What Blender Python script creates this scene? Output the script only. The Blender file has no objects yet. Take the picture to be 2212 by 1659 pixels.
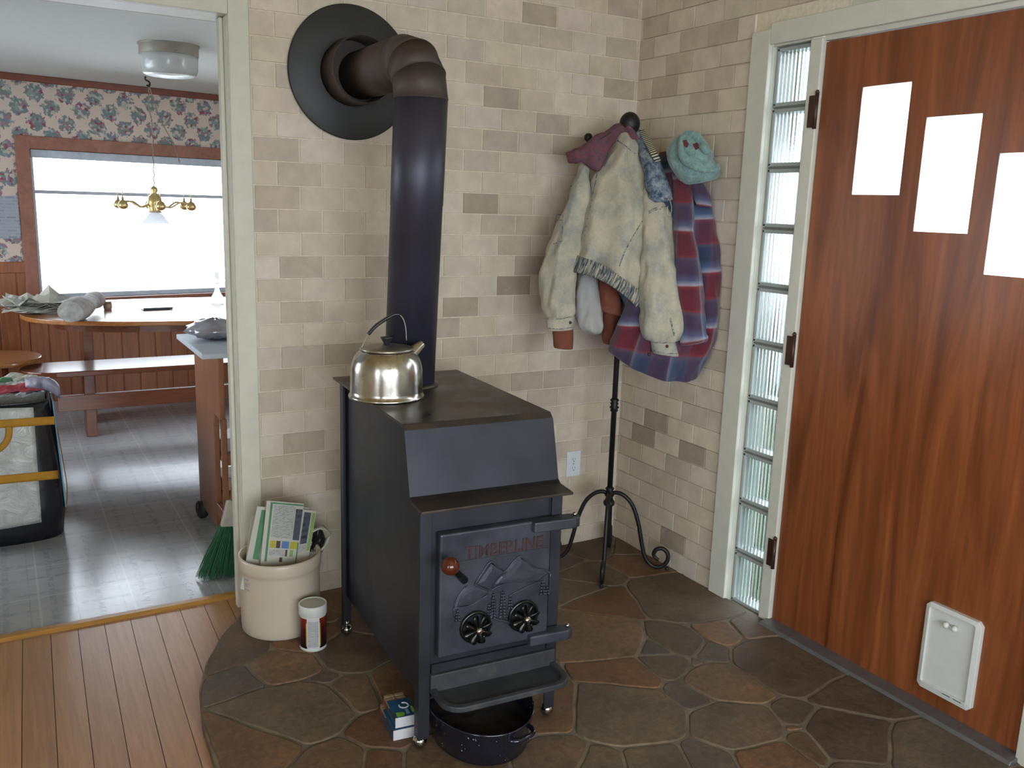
import bpy, bmesh, math, random
from math import pi, sin, cos, radians
from mathutils import Vector, Matrix, Euler, noise
random.seed(7)
S = bpy.context.scene
COL = S.collection
# ------------------------------------------------------------------ camera
CAM = Vector((-2.33019, -3.05595, 1.45028)); FOC = 1918.218
EUL = Euler((radians(78.57105), radians(-1.745803), radians(-29.81339)), 'XYZ'); MR = EUL.to_matrix()
cd = bpy.data.cameras.new('camera'); co = bpy.data.objects.new('camera', cd); COL.objects.link(co)
co.location = CAM; co.rotation_euler = EUL; cd.sensor_width = 36; cd.lens = FOC/2212*36; cd.clip_start = .05; cd.clip_end = 200
S.camera = co
def ray(x, y): return MR @ Vector(((x-1106)/FOC, -(y-829.5)/FOC, -1))
def atZ(x, y, z=0): d = ray(x, y); return CAM + d*((z-CAM.z)/d.z)
def atY(x, y, v=0): d = ray(x, y); return CAM + d*((v-CAM.y)/d.y)
def atX(x, y, v=0): d = ray(x, y); return CAM + d*((v-CAM.x)/d.x)
def atD(x, y, k): return CAM + ray(x, y)*k
def zV(x, y, px, py):   # height on the vertical line through (px,py)
    d = ray(x, y); t = ((px-CAM.x)*d.x+(py-CAM.y)*d.y)/(d.x*d.x+d.y*d.y); return CAM.z+d.z*t

# ------------------------------------------------------------------ mesh builder
class MB:
    def __init__(s, xf=None): s.v = []; s.f = []; s.m = []; s.uv = []; s.col = []; s.sm = []; s.xf = xf
    def add(s, vs, fs, m=0, smooth=False, uvs=None, col=None):
        b = len(s.v)
        for p in vs:
            p = Vector(p); s.v.append(s.xf @ p if s.xf else p)
        for i, f in enumerate(fs):
            s.f.append([b+k for k in f]); s.m.append(m); s.sm.append(smooth)
            s.uv.append([uvs[k] for k in f] if uvs else None); s.col.append(col)
        return s
    def box(s, x0, x1, y0, y1, z0, z1, m=0, col=None):
        v = [(x, y, z) for z in (z0, z1) for y in (y0, y1) for x in (x0, x1)]
        return s.add(v, [(0, 2, 3, 1), (4, 5, 7, 6), (0, 1, 5, 4), (2, 6, 7, 3), (0, 4, 6, 2), (1, 3, 7, 5)], m, col=col)
    def obox(s, c, ax, ay, az, m=0):   # oriented box: centre and half axes
        c, ax, ay, az = map(Vector, (c, ax, ay, az))
        v = [c+ax*i+ay*j+az*k for k in (-1, 1) for j in (-1, 1) for i in (-1, 1)]
        return s.add(v, [(0, 2, 3, 1), (4, 5, 7, 6), (0, 1, 5, 4), (2, 6, 7, 3), (0, 4, 6, 2), (1, 3, 7, 5)], m)
    def prism(s, poly, ext, m=0, smooth=False):   # 3D polygon extruded by vector
        poly = [Vector(p) for p in poly]; ext = Vector(ext); n = len(poly)
        return s.add(poly+[p+ext for p in poly], [list(range(n))[::-1], list(range(n, 2*n))]+[(i, (i+1) % n, n+(i+1) % n, n+i) for i in range(n)], m, smooth)
    def rings(s, R, m=0, cap0=True, cap1=True, smooth=True, uvs=None, closed=True):
        n = len(R[0]); vs = [p for r in R for p in r]; fs = []
        for j in range(len(R)-1):
            for i in range(n if closed else n-1):
                a = j*n+i; b = j*n+(i+1) % n; fs.append((a, b, b+n, a+n))
        uvf = [u for r in uvs for u in r] if uvs else None
        s.add(vs, fs, m, smooth, uvf)
        if cap0: s.add(R[0], [list(range(n))[::-1]], m, False, uvs[0] if uvs else None)
        if cap1: s.add(R[-1], [list(range(n))], m, False, uvs[-1] if uvs else None)
        return s
    def lathe(s, prof, c=(0, 0, 0), n=48, m=0, axis=(0, 0, 1), cap0=True, cap1=True, smooth=True, sx=1, sy=1):
        q = Vector((0, 0, 1)).rotation_difference(Vector(axis)); c = Vector(c)
        R = [[c + q @ Vector((r*sx*cos(2*pi*i/n), r*sy*sin(2*pi*i/n), z)) for i in range(n)] for r, z in prof]
        return s.rings(R, m, cap0 and prof[0][0] > 1e-5, cap1 and prof[-1][0] > 1e-5, smooth)
    def tube(s, path, r, n=12, m=0, cap=True, flat=None, smooth=True):
        P = [Vector(p) for p in path]; R = []; rr = r if isinstance(r, (list, tuple)) else [r]*len(P)
        up = None
        for i, p in enumerate(P):
            t = (P[min(i+1, len(P)-1)]-P[max(i-1, 0)]).normalized()
            if up is None:
                up = t.orthogonal().normalized() if flat is None else Vector(flat)
            up = (up - t*up.dot(t)).normalized(); w = t.cross(up)
            k = 1
            if 0 < i < len(P)-1:
                c_ = (P[i]-P[i-1]).normalized().dot((P[i+1]-P[i]).normalized()); k = 1/max(.5, math.sqrt(max(0, (1+c_)/2)))
            a, b = (rr[i], rr[i]) if not isinstance(rr[i], tuple) else rr[i]
            R.append([p+up*cos(2*pi*j/n)*a+w*sin(2*pi*j/n)*b for j in range(n)])
        return s.rings(R, m, cap, cap, smooth)
    def sphere(s, c, r, m=0, n=20, sz=None):
        sz = sz or r; k = n//2
        return s.lathe([(max(1e-6, r*sin(pi*i/k)), -sz*cos(pi*i/k)) for i in range(k+1)], c, n, m)

def smooth_path(pts, k=6):
    P = [Vector(p) for p in pts]; out = []
    for i in range(len(P)-1):
        a, b, c, d = P[max(i-1, 0)], P[i], P[i+1], P[min(i+2, len(P)-1)]
        for j in range(k):
            t = j/k; out.append(.5*((2*b)+(c-a)*t+(2*a-5*b+4*c-d)*t*t+(3*b-a-3*c+d)*t**3))
    out.append(P[-1]); return out

# ------------------------------------------------------------------ objects
FR = {}
def root(name, label=None, cat=None, group=None, loc=(0, 0, 0), rz=0, kind=None):
    o = bpy.data.objects.new(name, None); COL.objects.link(o); o.location = loc; o.rotation_euler = (0, 0, rz)
    o.empty_display_size = .05
    tag(o, label, cat, group, kind); FR[o] = (Matrix.Translation(loc) @ Matrix.Rotation(rz, 4, 'Z')).inverted(); return o
def tag(o, label=None, cat=None, group=None, kind=None):
    if label: o['label'] = label
    if cat: o['category'] = cat
    if group: o['group'] = group
    if kind: o['kind'] = kind
    return o
def part(name, mb, mats, parent=None, bevel=0, solid=0, label=None, sub=0, kind=None, seg=2, base=None):
    me = bpy.data.meshes.new(name)
    if parent is not None: inv = FR[parent]
    elif base is not None: inv = Matrix.Translation(base).inverted()
    else: inv = None
    vs = [inv @ v for v in mb.v] if inv else mb.v
    me.from_pydata([tuple(v) for v in vs], [], mb.f)
    mats = mats if isinstance(mats, (list, tuple)) else [mats]
    for mm in mats: me.materials.append(mm)
    me.polygons.foreach_set('material_index', mb.m); me.polygons.foreach_set('use_smooth', mb.sm)
    if any(u is not None for u in mb.uv):
        ul = me.uv_layers.new(name='UVMap'); k = 0
        for p, u in zip(me.polygons, mb.uv):
            for j, li in enumerate(p.loop_indices): ul.data[li].uv = u[j] if u else (0, 0)
    if any(c is not None for c in mb.col):
        ca = me.color_attributes.new('Col', 'FLOAT_COLOR', 'CORNER')
        for p, c in zip(me.polygons, mb.col):
            for li in p.loop_indices: ca.data[li].color = (*(c or (.5, .5, .5)), 1)
    bm = bmesh.new(); bm.from_mesh(me); bmesh.ops.remove_doubles(bm, verts=bm.verts, dist=1e-6)
    bmesh.ops.recalc_face_normals(bm, faces=bm.faces); bm.to_mesh(me); bm.free()
    o = bpy.data.objects.new(name, me); COL.objects.link(o)
    if parent is not None: o.parent = parent; FR[o] = FR[parent]
    else:
        if base is not None: o.location = base; FR[o] = inv
        else: FR[o] = Matrix.Identity(4)
    if solid:
        d = o.modifiers.new('thick', 'SOLIDIFY'); d.thickness = solid; d.offset = 0
    if bevel:
        b = o.modifiers.new('bevel', 'BEVEL'); b.width = bevel; b.segments = seg; b.limit_method = 'ANGLE'; b.angle_limit = radians(40)
        b.harden_normals = False
    if sub:
        d = o.modifiers.new('sub', 'SUBSURF'); d.levels = sub; d.render_levels = sub
    if label: o['label'] = label
    if kind: o['kind'] = kind
    return o
def struct(name, mb, mats, bevel=0, parent=None):
    o = part(name, mb, mats, parent, bevel)
    if parent is None: o['kind'] = 'structure'
    return o
def thing(name, mb, mats, label, cat, group=None, bevel=0, base=None, **k):
    if base is None:
        xs = [v.x for v in mb.v]; ys = [v.y for v in mb.v]; zs = [v.z for v in mb.v]
        base = Vector(((min(xs)+max(xs))/2, (min(ys)+max(ys))/2, min(zs)))
    return tag(part(name, mb, mats, None, bevel, base=base, **k), label, cat, group)
def text_mb(txt, size, ext, font_xf, m=0):
    cu = bpy.data.curves.new('txt', 'FONT'); cu.body = txt; cu.size = size; cu.extrude = ext; cu.align_x = 'CENTER'; cu.resolution_u = 3; cu.offset = size*.018
    o = bpy.data.objects.new('txt', cu); COL.objects.link(o)
    me = bpy.data.meshes.new_from_object(o.evaluated_get(bpy.context.evaluated_depsgraph_get()))
    vs = [font_xf @ v.co for v in me.vertices]; fs = [list(p.vertices) for p in me.polygons]
    bpy.data.objects.remove(o); bpy.data.curves.remove(cu); bpy.data.meshes.remove(me)
    return vs, fs

# ------------------------------------------------------------------ materials
def srgb(h):
    if isinstance(h, str): h = [int(h[i:i+2], 16)/255 for i in (0, 2, 4)]
    return tuple(c/12.92 if c <= .04045 else ((c+.055)/1.055)**2.4 for c in h)
class NT:
    def __init__(s, name):
        s.mat = bpy.data.materials.new(name); s.mat.use_nodes = True; s.t = s.mat.node_tree; s.b = s.t.nodes['Principled BSDF']; s.out = s.t.nodes['Material Output']
    def n(s, typ, **k):
        nd = s.t.nodes.new(typ)
        for a, v in k.items():
            if a.startswith('i_'):
                key = a[2:]; key = int(key) if key.isdigit() else key.replace('_', ' ')
                if isinstance(v, bpy.types.NodeSocket): s.t.links.new(v, nd.inputs[key])
                else: nd.inputs[key].default_value = v
            else: setattr(nd, a, v)
        return nd
    def L(s, a, b): s.t.links.new(a, b)
    def set(s, **k):
        for a, v in k.items():
            key = a.replace('_', ' ')
            if isinstance(v, bpy.types.NodeSocket): s.L(v, s.b.inputs[key])
            else: s.b.inputs[key].default_value = v
        return s
    def math(s, op, a, b=0., c=None):
        nd = s.t.nodes.new('ShaderNodeMath'); nd.operation = op
        for i, v in enumerate((a, b) if c is None else (a, b, c)):
            if isinstance(v, bpy.types.NodeSocket): s.L(v, nd.inputs[i])
            else: nd.inputs[i].default_value = v
        return nd.outputs[0]
    def mix(s, f, a, b, bt='MIX'):
        nd = s.t.nodes.new('ShaderNodeMix'); nd.data_type = 'RGBA'; nd.blend_type = bt
        for i, v in ((0, f), (6, a), (7, b)):
            if isinstance(v, bpy.types.NodeSocket): s.L(v, nd.inputs[i])
            else: nd.inputs[i].default_value = (*v, 1) if isinstance(v, tuple) and len(v) == 3 else v
        return nd.outputs[2]
    def ramp(s, f, stops, interp='LINEAR'):
        nd = s.t.nodes.new('ShaderNodeValToRGB'); cr = nd.color_ramp; cr.interpolation = interp
        while len(cr.elements) < len(stops): cr.elements.new(.5)
        for e, (p, c) in zip(cr.elements, stops):
            e.position = p; e.color = (*c, 1) if len(c) == 3 else c
        s.L(f, nd.inputs[0]); return nd.outputs[0]
    def coord(s, kind='Object', scale=None, rot=(0, 0, 0)):
        o = s.t.nodes.new('ShaderNodeTexCoord').outputs[kind]
        if scale is None: return o
        mp = s.n('ShaderNodeMapping', i_Scale=scale, i_Rotation=rot); s.L(o, mp.inputs['Vector']); return mp.outputs[0]
    def noise(s, vec, sc, det=4, rough=.55, dist=0.): return s.n('ShaderNodeTexNoise', i_Vector=vec, i_Scale=sc, i_Detail=det, i_Roughness=rough, i_Distortion=dist).outputs['Fac']
    def bump(s, h, st=.3, dist=.01):
        nd = s.n('ShaderNodeBump', i_Strength=st, i_Distance=dist); s.L(h, nd.inputs['Height']); s.L(nd.outputs[0], s.b.inputs['Normal']); return s
def mat(name, col, rough=.6, metal=0., var=.12, vs=20, bump=.0, bs=60, spec=.5, scale=(1, 1, 1), **k):
    t = NT(name); c = srgb(col); vec = t.coord('Object', scale)
    f = t.noise(vec, vs)
    lo = tuple(x*(1-var) for x in c); hi = tuple(min(1, x*(1+var)) for x in c)
    t.set(Base_Color=t.ramp(f, [(.3, lo), (.7, hi)]), Roughness=rough, Metallic=metal, Specular_IOR_Level=spec)
    if bump: t.bump(t.noise(vec, bs), bump, .004)
    if k: t.set(**k)
    return t.mat
MAT = {}
# travertine wall tile: colour of each tile comes from the tile itself
t = NT('travertine'); v = t.coord()
a = t.n('ShaderNodeVertexColor', layer_name='Col').outputs[0]
n1 = t.noise(v, 14, 6, .6); n2 = t.noise(v, 60, 4); n3 = t.noise(v, 35, 2, .5, 1.5)
c = t.mix(.45, a, t.ramp(n1, [(.3, (.72, .68, .64)), (.7, (1.25, 1.23, 1.2))]), 'MULTIPLY')
c = t.mix(t.math('MULTIPLY', t.ramp(n3, [(.66, (0, 0, 0)), (.7, (1, 1, 1))]), .35), c, srgb('b9ab9a'))
t.set(Base_Color=c, Roughness=.62); t.bump(n2, .12, .003); MAT['tile'] = t.mat
MAT['grout'] = mat('wall_grout', 'cdc2ac', .9, vs=60)
MAT['paint_white'] = mat('white_trim_paint', 'c4c2b4', .45, var=.04, bump=.03)
MAT['paint_cream'] = mat('cream_casing_paint', 'c4c1b0', .5, var=.05, bump=.04)
MAT['paint_wall'] = mat('pale_green_wall_paint', 'b8bca8', .8, var=.04)
MAT['plaster'] = mat('room_plaster', 'cfc6b2', .85, var=.05)
MAT['ceil'] = mat('ceiling_paint', 'd2d4cf', .85, var=.03, bump=.05)
MAT['ceil_main'] = mat('room_ceiling_paint', 'e2d4a4', .85, var=.03)
# flagstone
t = NT('flagstone'); v = t.coord(); a = t.n('ShaderNodeVertexColor', layer_name='Col').outputs[0]
n1 = t.noise(v, 5, 8, .65); n2 = t.noise(v, 45, 6, .7); n3 = t.noise(v, 9, 4, .6, 2)
c = t.mix(.8, a, t.ramp(n1, [(.25, (.5, .47, .45)), (.5, (1, 1, 1)), (.72, (1.5, 1.3, 1.05))]), 'MULTIPLY')
c = t.mix(.5, c, t.ramp(n2, [(.35, (.35, .35, .35)), (.62, (1.35, 1.32, 1.28))]), 'MULTIPLY')
c = t.mix(t.math('MULTIPLY', t.ramp(n3, [(.6, (0, 0, 0)), (.75, (1, 1, 1))]), .3), c, srgb('6a3a28'))
t.set(Base_Color=c, Roughness=t.ramp(n2, [(.3, (.55,)*3), (.7, (.8,)*3)]), Specular_IOR_Level=.35); t.bump(t.math('ADD', n1, t.math('MULTIPLY', n2, .5)), .4, .012); MAT['flag'] = t.mat
MAT['mortar'] = mat('hearth_mortar', '6f6352', .9, var=.4, vs=12, bump=.4, bs=90)
# hardwood planks
t = NT('hardwood'); v = t.coord(); sp = t.n('ShaderNodeSeparateXYZ', i_0=v); 
a = t.n('ShaderNodeVertexColor', layer_name='Col').outputs[0]
g = t.noise(t.coord('Object', (26, 1.2, 1)), 3, 6, .6, .8)
c = t.mix(.55, a, t.ramp(g, [(.3, (.72, .62, .55)), (.7, (1.25, 1.2, 1.15))]), 'MULTIPLY')
t.set(Base_Color=c, Roughness=.33); t.bump(g, .06, .002); MAT['plank'] = t.mat
# vinyl with a printed tile grid
t = NT('vinyl_floor'); v = t.coord('Object', (1, 1, 1))
def grid(t, v, step, w, off=0.):
    sx = t.n('ShaderNodeSeparateXYZ', i_0=v); out = None
    for o in sx.outputs[:2]:
        f = t.math('FRACT', t.math('ADD', t.math('DIVIDE', o, step), off)); m_ = t.math('LESS_THAN', t.math('ABSOLUTE', t.math('SUBTRACT', f, .5)), w)
        out = m_ if out is None else t.math('MAXIMUM', out, m_)
    return out
ng = t.math('MULTIPLY', t.math('MAXIMUM', grid(t, v, .076, .035), grid(t, v, .152, .07, .25)), t.ramp(t.noise(v, 30, 3), [(.4, (0, 0, 0)), (.6, (1, 1, 1))]))
ng2 = grid(t, v, .305, .012)
c = t.mix(t.math('MULTIPLY', ng, .62), srgb('96979a'), srgb('737b85')); c = t.mix(t.math('MULTIPLY', ng2, .3), c, srgb('c2c2bc'))
c = t.mix(.35, c, t.ramp(t.noise(v, 4, 4), [(.3, (.7, .7, .7)), (.7, (1.1, 1.1, 1.1))]), 'MULTIPLY')
t.set(Base_Color=c, Roughness=.2, Specular_IOR_Level=.7); t.bump(ng, .12, .002); MAT['vinyl'] = t.mat
# door veneer
def wood(name, c1, c2, rough=.35, sc=(14, 14, .9), ns=2.5, bump=.04, rot=(0, 0, 0)):
    t = NT(name); v = t.coord('Object', sc, rot); g = t.noise(v, ns, 7, .62, 1.2); g2 = t.noise(v, ns*5, 3)
    c = t.ramp(g, [(.28, srgb(c1)), (.72, srgb(c2))]); c = t.mix(.35, c, t.ramp(g2, [(.35, (.7, .7, .7)), (.65, (1.15, 1.15, 1.15))]), 'MULTIPLY')
    t.set(Base_Color=c, Roughness=rough); t.bump(g2, bump, .002); return t.mat
MAT['door'] = wood('door_veneer', '57290f', '965630', .34, (5, 5, .45), 2.0, .02)
MAT['thresh'] = wood('threshold_oak', '8a5f2a', 'b98842', .35, (1, 12, 12))
MAT['oak'] = wood('table_oak', '7a4a26', 'a06a3a', .22, (1, 10, 10))
MAT['bench'] = wood('bench_wood', '4e2918', '6e3d26', .22, (1, 10, 10))
MAT['wains'] = wood('wainscot_pine', '713a1a', '9a5a2c', .4, (12, 12, .8))
MAT['trimwood'] = wood('trim_wood', '7a4632', '96604a', .45, (3, 3, 3))
MAT['crown'] = wood('crown_wood', '5e2a18', '7c3c22', .4, (1, 8, 8))
MAT['cart'] = wood('cart_wood', '7a4c32', '946444', .35, (10, 10, .8))
MAT['knob'] = wood('knob_wood', '34120a', '602a12', .15, (6, 6, 6)); 
# stove metals
t = NT('stove_paint'); v = t.coord(); n1 = t.noise(v, 6, 5); n2 = t.noise(v, 90, 3)
t.set(Base_Color=t.ramp(n1, [(.3, srgb('28292f')), (.7, srgb('37383f'))]), Metallic=.5, Roughness=t.ramp(n1, [(.3, (.38,)*3), (.7, (.52,)*3)])); t.bump(n2, .08, .002); MAT['stove'] = t.mat
t = NT('stove_top_rust'); v = t.coord(); n1 = t.noise(v, 7, 7, .65); n2 = t.noise(v, 90, 3)
t.set(Base_Color=t.ramp(n1, [(.3, srgb('2b2826')), (.5, srgb('3a322c')), (.72, srgb('4d3f34'))]), Metallic=.3, Roughness=t.ramp(n1, [(.3, (.26,)*3), (.7, (.5,)*3)])); t.bump(n2, .08, .002); MAT['stovetop'] = t.mat
t = NT('cast_iron'); v = t.coord(); n1 = t.noise(v, 12, 6); n2 = t.noise(v, 150, 3)
t.set(Base_Color=t.ramp(n1, [(.3, srgb('33353d')), (.7, srgb('50525a'))]), Metallic=.55, Roughness=.4); t.bump(n2, .25, .003); MAT['iron'] = t.mat
t = NT('ashy_iron'); v = t.coord(); n1 = t.noise(v, 14, 6)
t.set(Base_Color=t.ramp(n1, [(.3, srgb('28292c')), (.55, srgb('36373a')), (.75, srgb('555248'))]), Metallic=.2, Roughness=.6); t.bump(t.noise(v, 60), .3, .004); MAT['ashy'] = t.mat
MAT['ironred'] = mat('rusty_letters', '3a2424', .6, .2, .3, 60)
t = NT('flue_paint'); v = t.coord(); n1 = t.noise(v, 3, 5)
t.set(Base_Color=t.ramp(n1, [(.3, srgb('2d2b35')), (.7, srgb('3b3947'))]), Metallic=.3, Roughness=.45); t.bump(t.noise(v, 120), .06, .002); MAT['flue'] = t.mat
t = NT('flue_brown'); v = t.coord(); n1 = t.noise(v, 7, 6)
t.set(Base_Color=t.ramp(n1, [(.3, srgb('322b28')), (.5, srgb('433932')), (.75, srgb('504238'))]), Metallic=.15, Roughness=.62); MAT['flueb'] = t.mat
MAT['disc'] = mat('disc_black', '2c2c2b', .55, .2, .25, 6)
MAT['nickel'] = mat('nickel', 'b8b4ac', .12, 1., .05)
MAT['darksteel'] = mat('dark_steel', '3a3a38', .25, .9, .2)
MAT['blackiron'] = mat('wrought_iron', '1c1a1b', .5, .3, .25, 30, .2)
t = NT('kettle_aluminium'); v = t.coord('Object', (1, 1, .15)); n1 = t.noise(v, 40, 5); n2 = t.noise(t.coord(), 24, 5, .7)
c = t.ramp(n2, [(.3, srgb('8a7a68')), (.42, srgb('b5aea4')), (.8, srgb('c9c5be'))])
t.set(Base_Color=c, Metallic=1., Roughness=t.ramp(n1, [(.3, (.16,)*3), (.7, (.3,)*3)])); t.bump(t.noise(t.coord(), 9, 3), .06, .01); MAT['kettle'] = t.mat
MAT['lidalu'] = mat('lid_aluminium', 'a59e92', .32, .9, .08, 9)
MAT['bakelite'] = mat('black_bakelite', '25252a', .3, 0, .1)
MAT['enamel'] = None
t = NT('speckled_enamel'); v = t.coord(); vo = t.n('ShaderNodeTexVoronoi', i_Vector=v, i_Scale=90).outputs['Distance']
sp = t.math('MULTIPLY', t.math('LESS_THAN', vo, .16), t.math('GREATER_THAN', t.noise(v, 30), .56))
t.set(Base_Color=t.mix(sp, srgb('14161f'), srgb('b9bcc4')), Roughness=.18, Coat_Weight=.3); MAT['enamel'] = t.mat
MAT['ash'] = mat('ash_bed', '2a221c', .95, 0, .5, 30, .6, 60)
MAT['crock'] = mat('stoneware', 'beb29e', .3, 0, .05, 5, .03, 50)
MAT['crockin'] = mat('stoneware_inside', '6a5a46', .5)
MAT['crockblue'] = mat('stoneware_stamp', '989a9c', .4)
MAT['white_plastic'] = mat('white_plastic', 'c8c8c2', .4, 0, .03)
MAT['grey_lid'] = mat('lid_recess', 'a9a69a', .5, 0, .04)
MAT['paper'] = mat('newsprint', 'b3b0a4', .85, 0, .05)
def textmat(name, bg, fg, sx=.006, sz=.004, ax=0):
    t = NT(name); v = t.coord('Object', (1, 1, 1) if not ax else (1, 1, 1), (radians(90), 0, 0))
    b = t.n('ShaderNodeTexBrick', i_Vector=v, i_Scale=1., i_Mortar_Size=sz*.28, i_Brick_Width=sx*2.2, i_Row_Height=sz, i_Bias=0., offset=.37, squash=1.)
    t.L(t.n('ShaderNodeRGB').outputs[0], b.inputs['Color1'])
    b.inputs['Color1'].default_value = (*srgb(fg), 1); b.inputs['Color2'].default_value = (*srgb(bg), 1); b.inputs['Mortar'].default_value = (*srgb(bg), 1)
    for l in list(b.inputs['Color1'].links): t.t.links.remove(l)
    t.set(Base_Color=b.outputs[0], Roughness=.85); return t.mat
MAT['print'] = textmat('printed_text', 'a9a8a0', '6e6f70')
MAT['printdark'] = textmat('printed_photo', '4a4c58', '2e2c34', .02, .02)
MAT['pgreen'] = mat('printed_green', '4d7a56', .8); MAT['plime'] = mat('printed_lime', '7f9a55', .8)
MAT['pyellow'] = mat('printed_yellow', 'a89f3a', .8); MAT['pblue'] = mat('printed_blue', '5877a4', .8); MAT['pred'] = mat('printed_red', '9c3a44', .8)
MAT['pbrown'] = mat('printed_brown', '4a3c3a', .8)
MAT['blackbag'] = mat('black_plastic', '1a1a1d', .25, 0, .2, 20, .5, 30)
MAT['can_red'] = None
t = NT('can_label'); v = t.coord(); sx = t.n('ShaderNodeSeparateXYZ', i_0=v)
c = t.ramp(t.math('ADD', t.math('MULTIPLY', sx.outputs[2], 5.), t.math('MULTIPLY', t.noise(v, 22), .35)), [(.3, srgb('14080a')), (.6, srgb('4a1210')), (.8, srgb('8a2c18')), (.95, srgb('1c0808'))])
t.set(Base_Color=c, Roughness=.3); MAT['can_red'] = t.mat
MAT['can_yel'] = mat('can_label_yellow', 'b89a34', .35)
MAT['boxblue'] = mat('box_blue', '1c4a6e', .4, 0, .12, 30)
MAT['boxgreen'] = mat('box_green', '6f9a2c', .4, 0, .2, 60)
MAT['boxwhite'] = mat('box_white', 'c2bfc0', .5); MAT['boxedge'] = mat('box_inner', '7a3a2a', .7)
MAT['fatwood'] = mat('firestarter_bar', '8a7358', .85, 0, .2, 60, .4, 80)
# garments
t = NT('acid_denim'); v = t.coord('Object'); n1 = t.noise(v, 9, 9, .78, .15); n2 = t.noise(v, 260, 2)
c = t.ramp(n1, [(.28, srgb('6d757c')), (.40, srgb('8f8f86')), (.52, srgb('a69f8c')), (.72, srgb('bab198'))])
t.set(Base_Color=c, Roughness=.92, Sheen_Weight=.15); t.bump(t.math('ADD', t.noise(t.coord('Object', (1, 1, .5)), 15, 4, .55, .25), t.math('MULTIPLY', n2, .15)), .7, .016); MAT['denim'] = t.mat
t = NT('denim_seam'); v = t.coord(); n1 = t.noise(v, 90, 4, .7)
t.set(Base_Color=t.ramp(n1, [(.42, srgb('2d3a4e')), (.5, srgb('6b7078')), (.58, srgb('a9a48e'))]), Roughness=.95); t.bump(n1, .4, .004); MAT['seam'] = t.mat
t = NT('denim_elastic'); v = t.coord('UV', (170, 14, 1)); n1 = t.noise(v, 1.2, 4, .7, .5)
t.set(Base_Color=t.ramp(n1, [(.40, srgb('2a3548')), (.5, srgb('6f7478')), (.56, srgb('b4ad94'))]), Roughness=.95); t.bump(n1, .9, .01); MAT['elastic'] = t.mat
t = NT('blue_denim'); v = t.coord(); n1 = t.noise(v, 30, 6, .75)
t.set(Base_Color=t.ramp(n1, [(.4, srgb('2b3a50')), (.55, srgb('6c7882')), (.7, srgb('a8a692'))]), Roughness=.95); t.bump(n1, .3, .006); MAT['blued'] = t.mat
t = NT('woven_collar'); v = t.coord(); n1 = t.noise(v, 55, 5, .7, 1.)
t.set(Base_Color=t.ramp(n1, [(.36, srgb('3e3f4c')), (.5, srgb('623e48')), (.66, srgb('7e3c46'))]), Roughness=.95); t.bump(t.noise(v, 160), .4, .004); MAT['collar'] = t.mat
MAT['rust'] = mat('rust_knit', '6e3c2c', .95, 0, .12, 40, .4, 150)
MAT['greycloth'] = mat('grey_cloth', 'a19f9b', .95, 0, .08, 14, .4, 60)
MAT['lining'] = mat('dark_lining', '33303a', .95)
t = NT('stripe_cord'); v = t.coord('UV', (1, 1, 1)); sx = t.n('ShaderNodeSeparateXYZ', i_0=v)
t.set(Base_Color=t.mix(t.math('GREATER_THAN', t.math('FRACT', t.math('MULTIPLY', sx.outputs[1], 85.)), .5), srgb('b8b49a'), srgb('2a2624')), Roughness=.9); MAT['stripes'] = t.mat
t = NT('flannel_plaid'); v = t.coord('UV'); sx = t.n('ShaderNodeSeparateXYZ', i_0=v)
def band(o, st): 
    return t.ramp(t.math('FRACT', t.math('DIVIDE', o, st)), [(0, srgb('5e1a26')), (.36, srgb('501a28')), (.43, srgb('742632')), (.46, srgb('a09ca2')), (.49, srgb('7c879c')), (.55, srgb('3f5476')), (.68, srgb('262f48')), (.88, srgb('2b3650')), (.95, srgb('4a4658')), (.98, srgb('742632'))])
c = t.mix(.30, band(sx.outputs[1], .20), band(t.math('ADD', sx.outputs[0], .03), .135))
t.set(Base_Color=t.mix(.2, c, t.ramp(t.noise(t.coord(), 200, 2), [(.3, (.6,)*3), (.7, (1.3,)*3)]), 'MULTIPLY'), Roughness=.95, Sheen_Weight=.2); t.bump(t.noise(t.coord(), 14, 3), .35, .01); MAT['plaid'] = t.mat
t = NT('teal_fleece'); v = t.coord(); n1 = t.noise(v, 45, 6, .75, .6)
t.set(Base_Color=t.ramp(n1, [(.35, srgb('57716f')), (.5, srgb('6c8884')), (.68, srgb('86a097'))]), Roughness=.98, Sheen_Weight=.3); t.bump(t.noise(v, 120, 4), .5, .004); MAT['teal'] = t.mat
MAT['maroon'] = mat('maroon_tab', '5a1f28', .8)
# kitchen
t = NT('wallpaper'); v = t.coord('Object'); sx = t.n('ShaderNodeSeparateXYZ', i_0=v)
def lat(o1, o2):
    fu = t.math('SUBTRACT', t.math('FRACT', t.math('ADD', t.math('DIVIDE', sx.outputs[0], .19), o1)), .5)
    fv = t.math('SUBTRACT', t.math('FRACT', t.math('ADD', t.math('DIVIDE', sx.outputs[2], .19), o2)), .5)
    return t.math('SQRT', t.math('ADD', t.math('MULTIPLY', fu, fu), t.math('MULTIPLY', fv, fv)))
dd = t.math('MINIMUM', lat(0, 0), lat(.5, .5))
msk = t.math('LESS_THAN', t.math('ADD', dd, t.math('MULTIPLY', t.math('SUBTRACT', t.noise(v, 44, 3), .5), .5)), .295)
vo = t.n('ShaderNodeTexVoronoi', i_Vector=v, i_Scale=55.).outputs['Color']
rv = t.n('ShaderNodeSeparateColor', i_0=vo).outputs[0]
fl = t.ramp(rv, [(0, srgb('70807e')), (.33, srgb('83928a')), (.48, srgb('a8aaa2')), (.6, srgb('777e90')), (.7, srgb('96707a')), (.82, srgb('bcaa9c')), (.9, srgb('8a4c58'))], 'CONSTANT')
t.set(Base_Color=t.mix(msk, srgb('c9b8ab'), fl), Roughness=.85); MAT['wallpaper'] = t.mat
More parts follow.
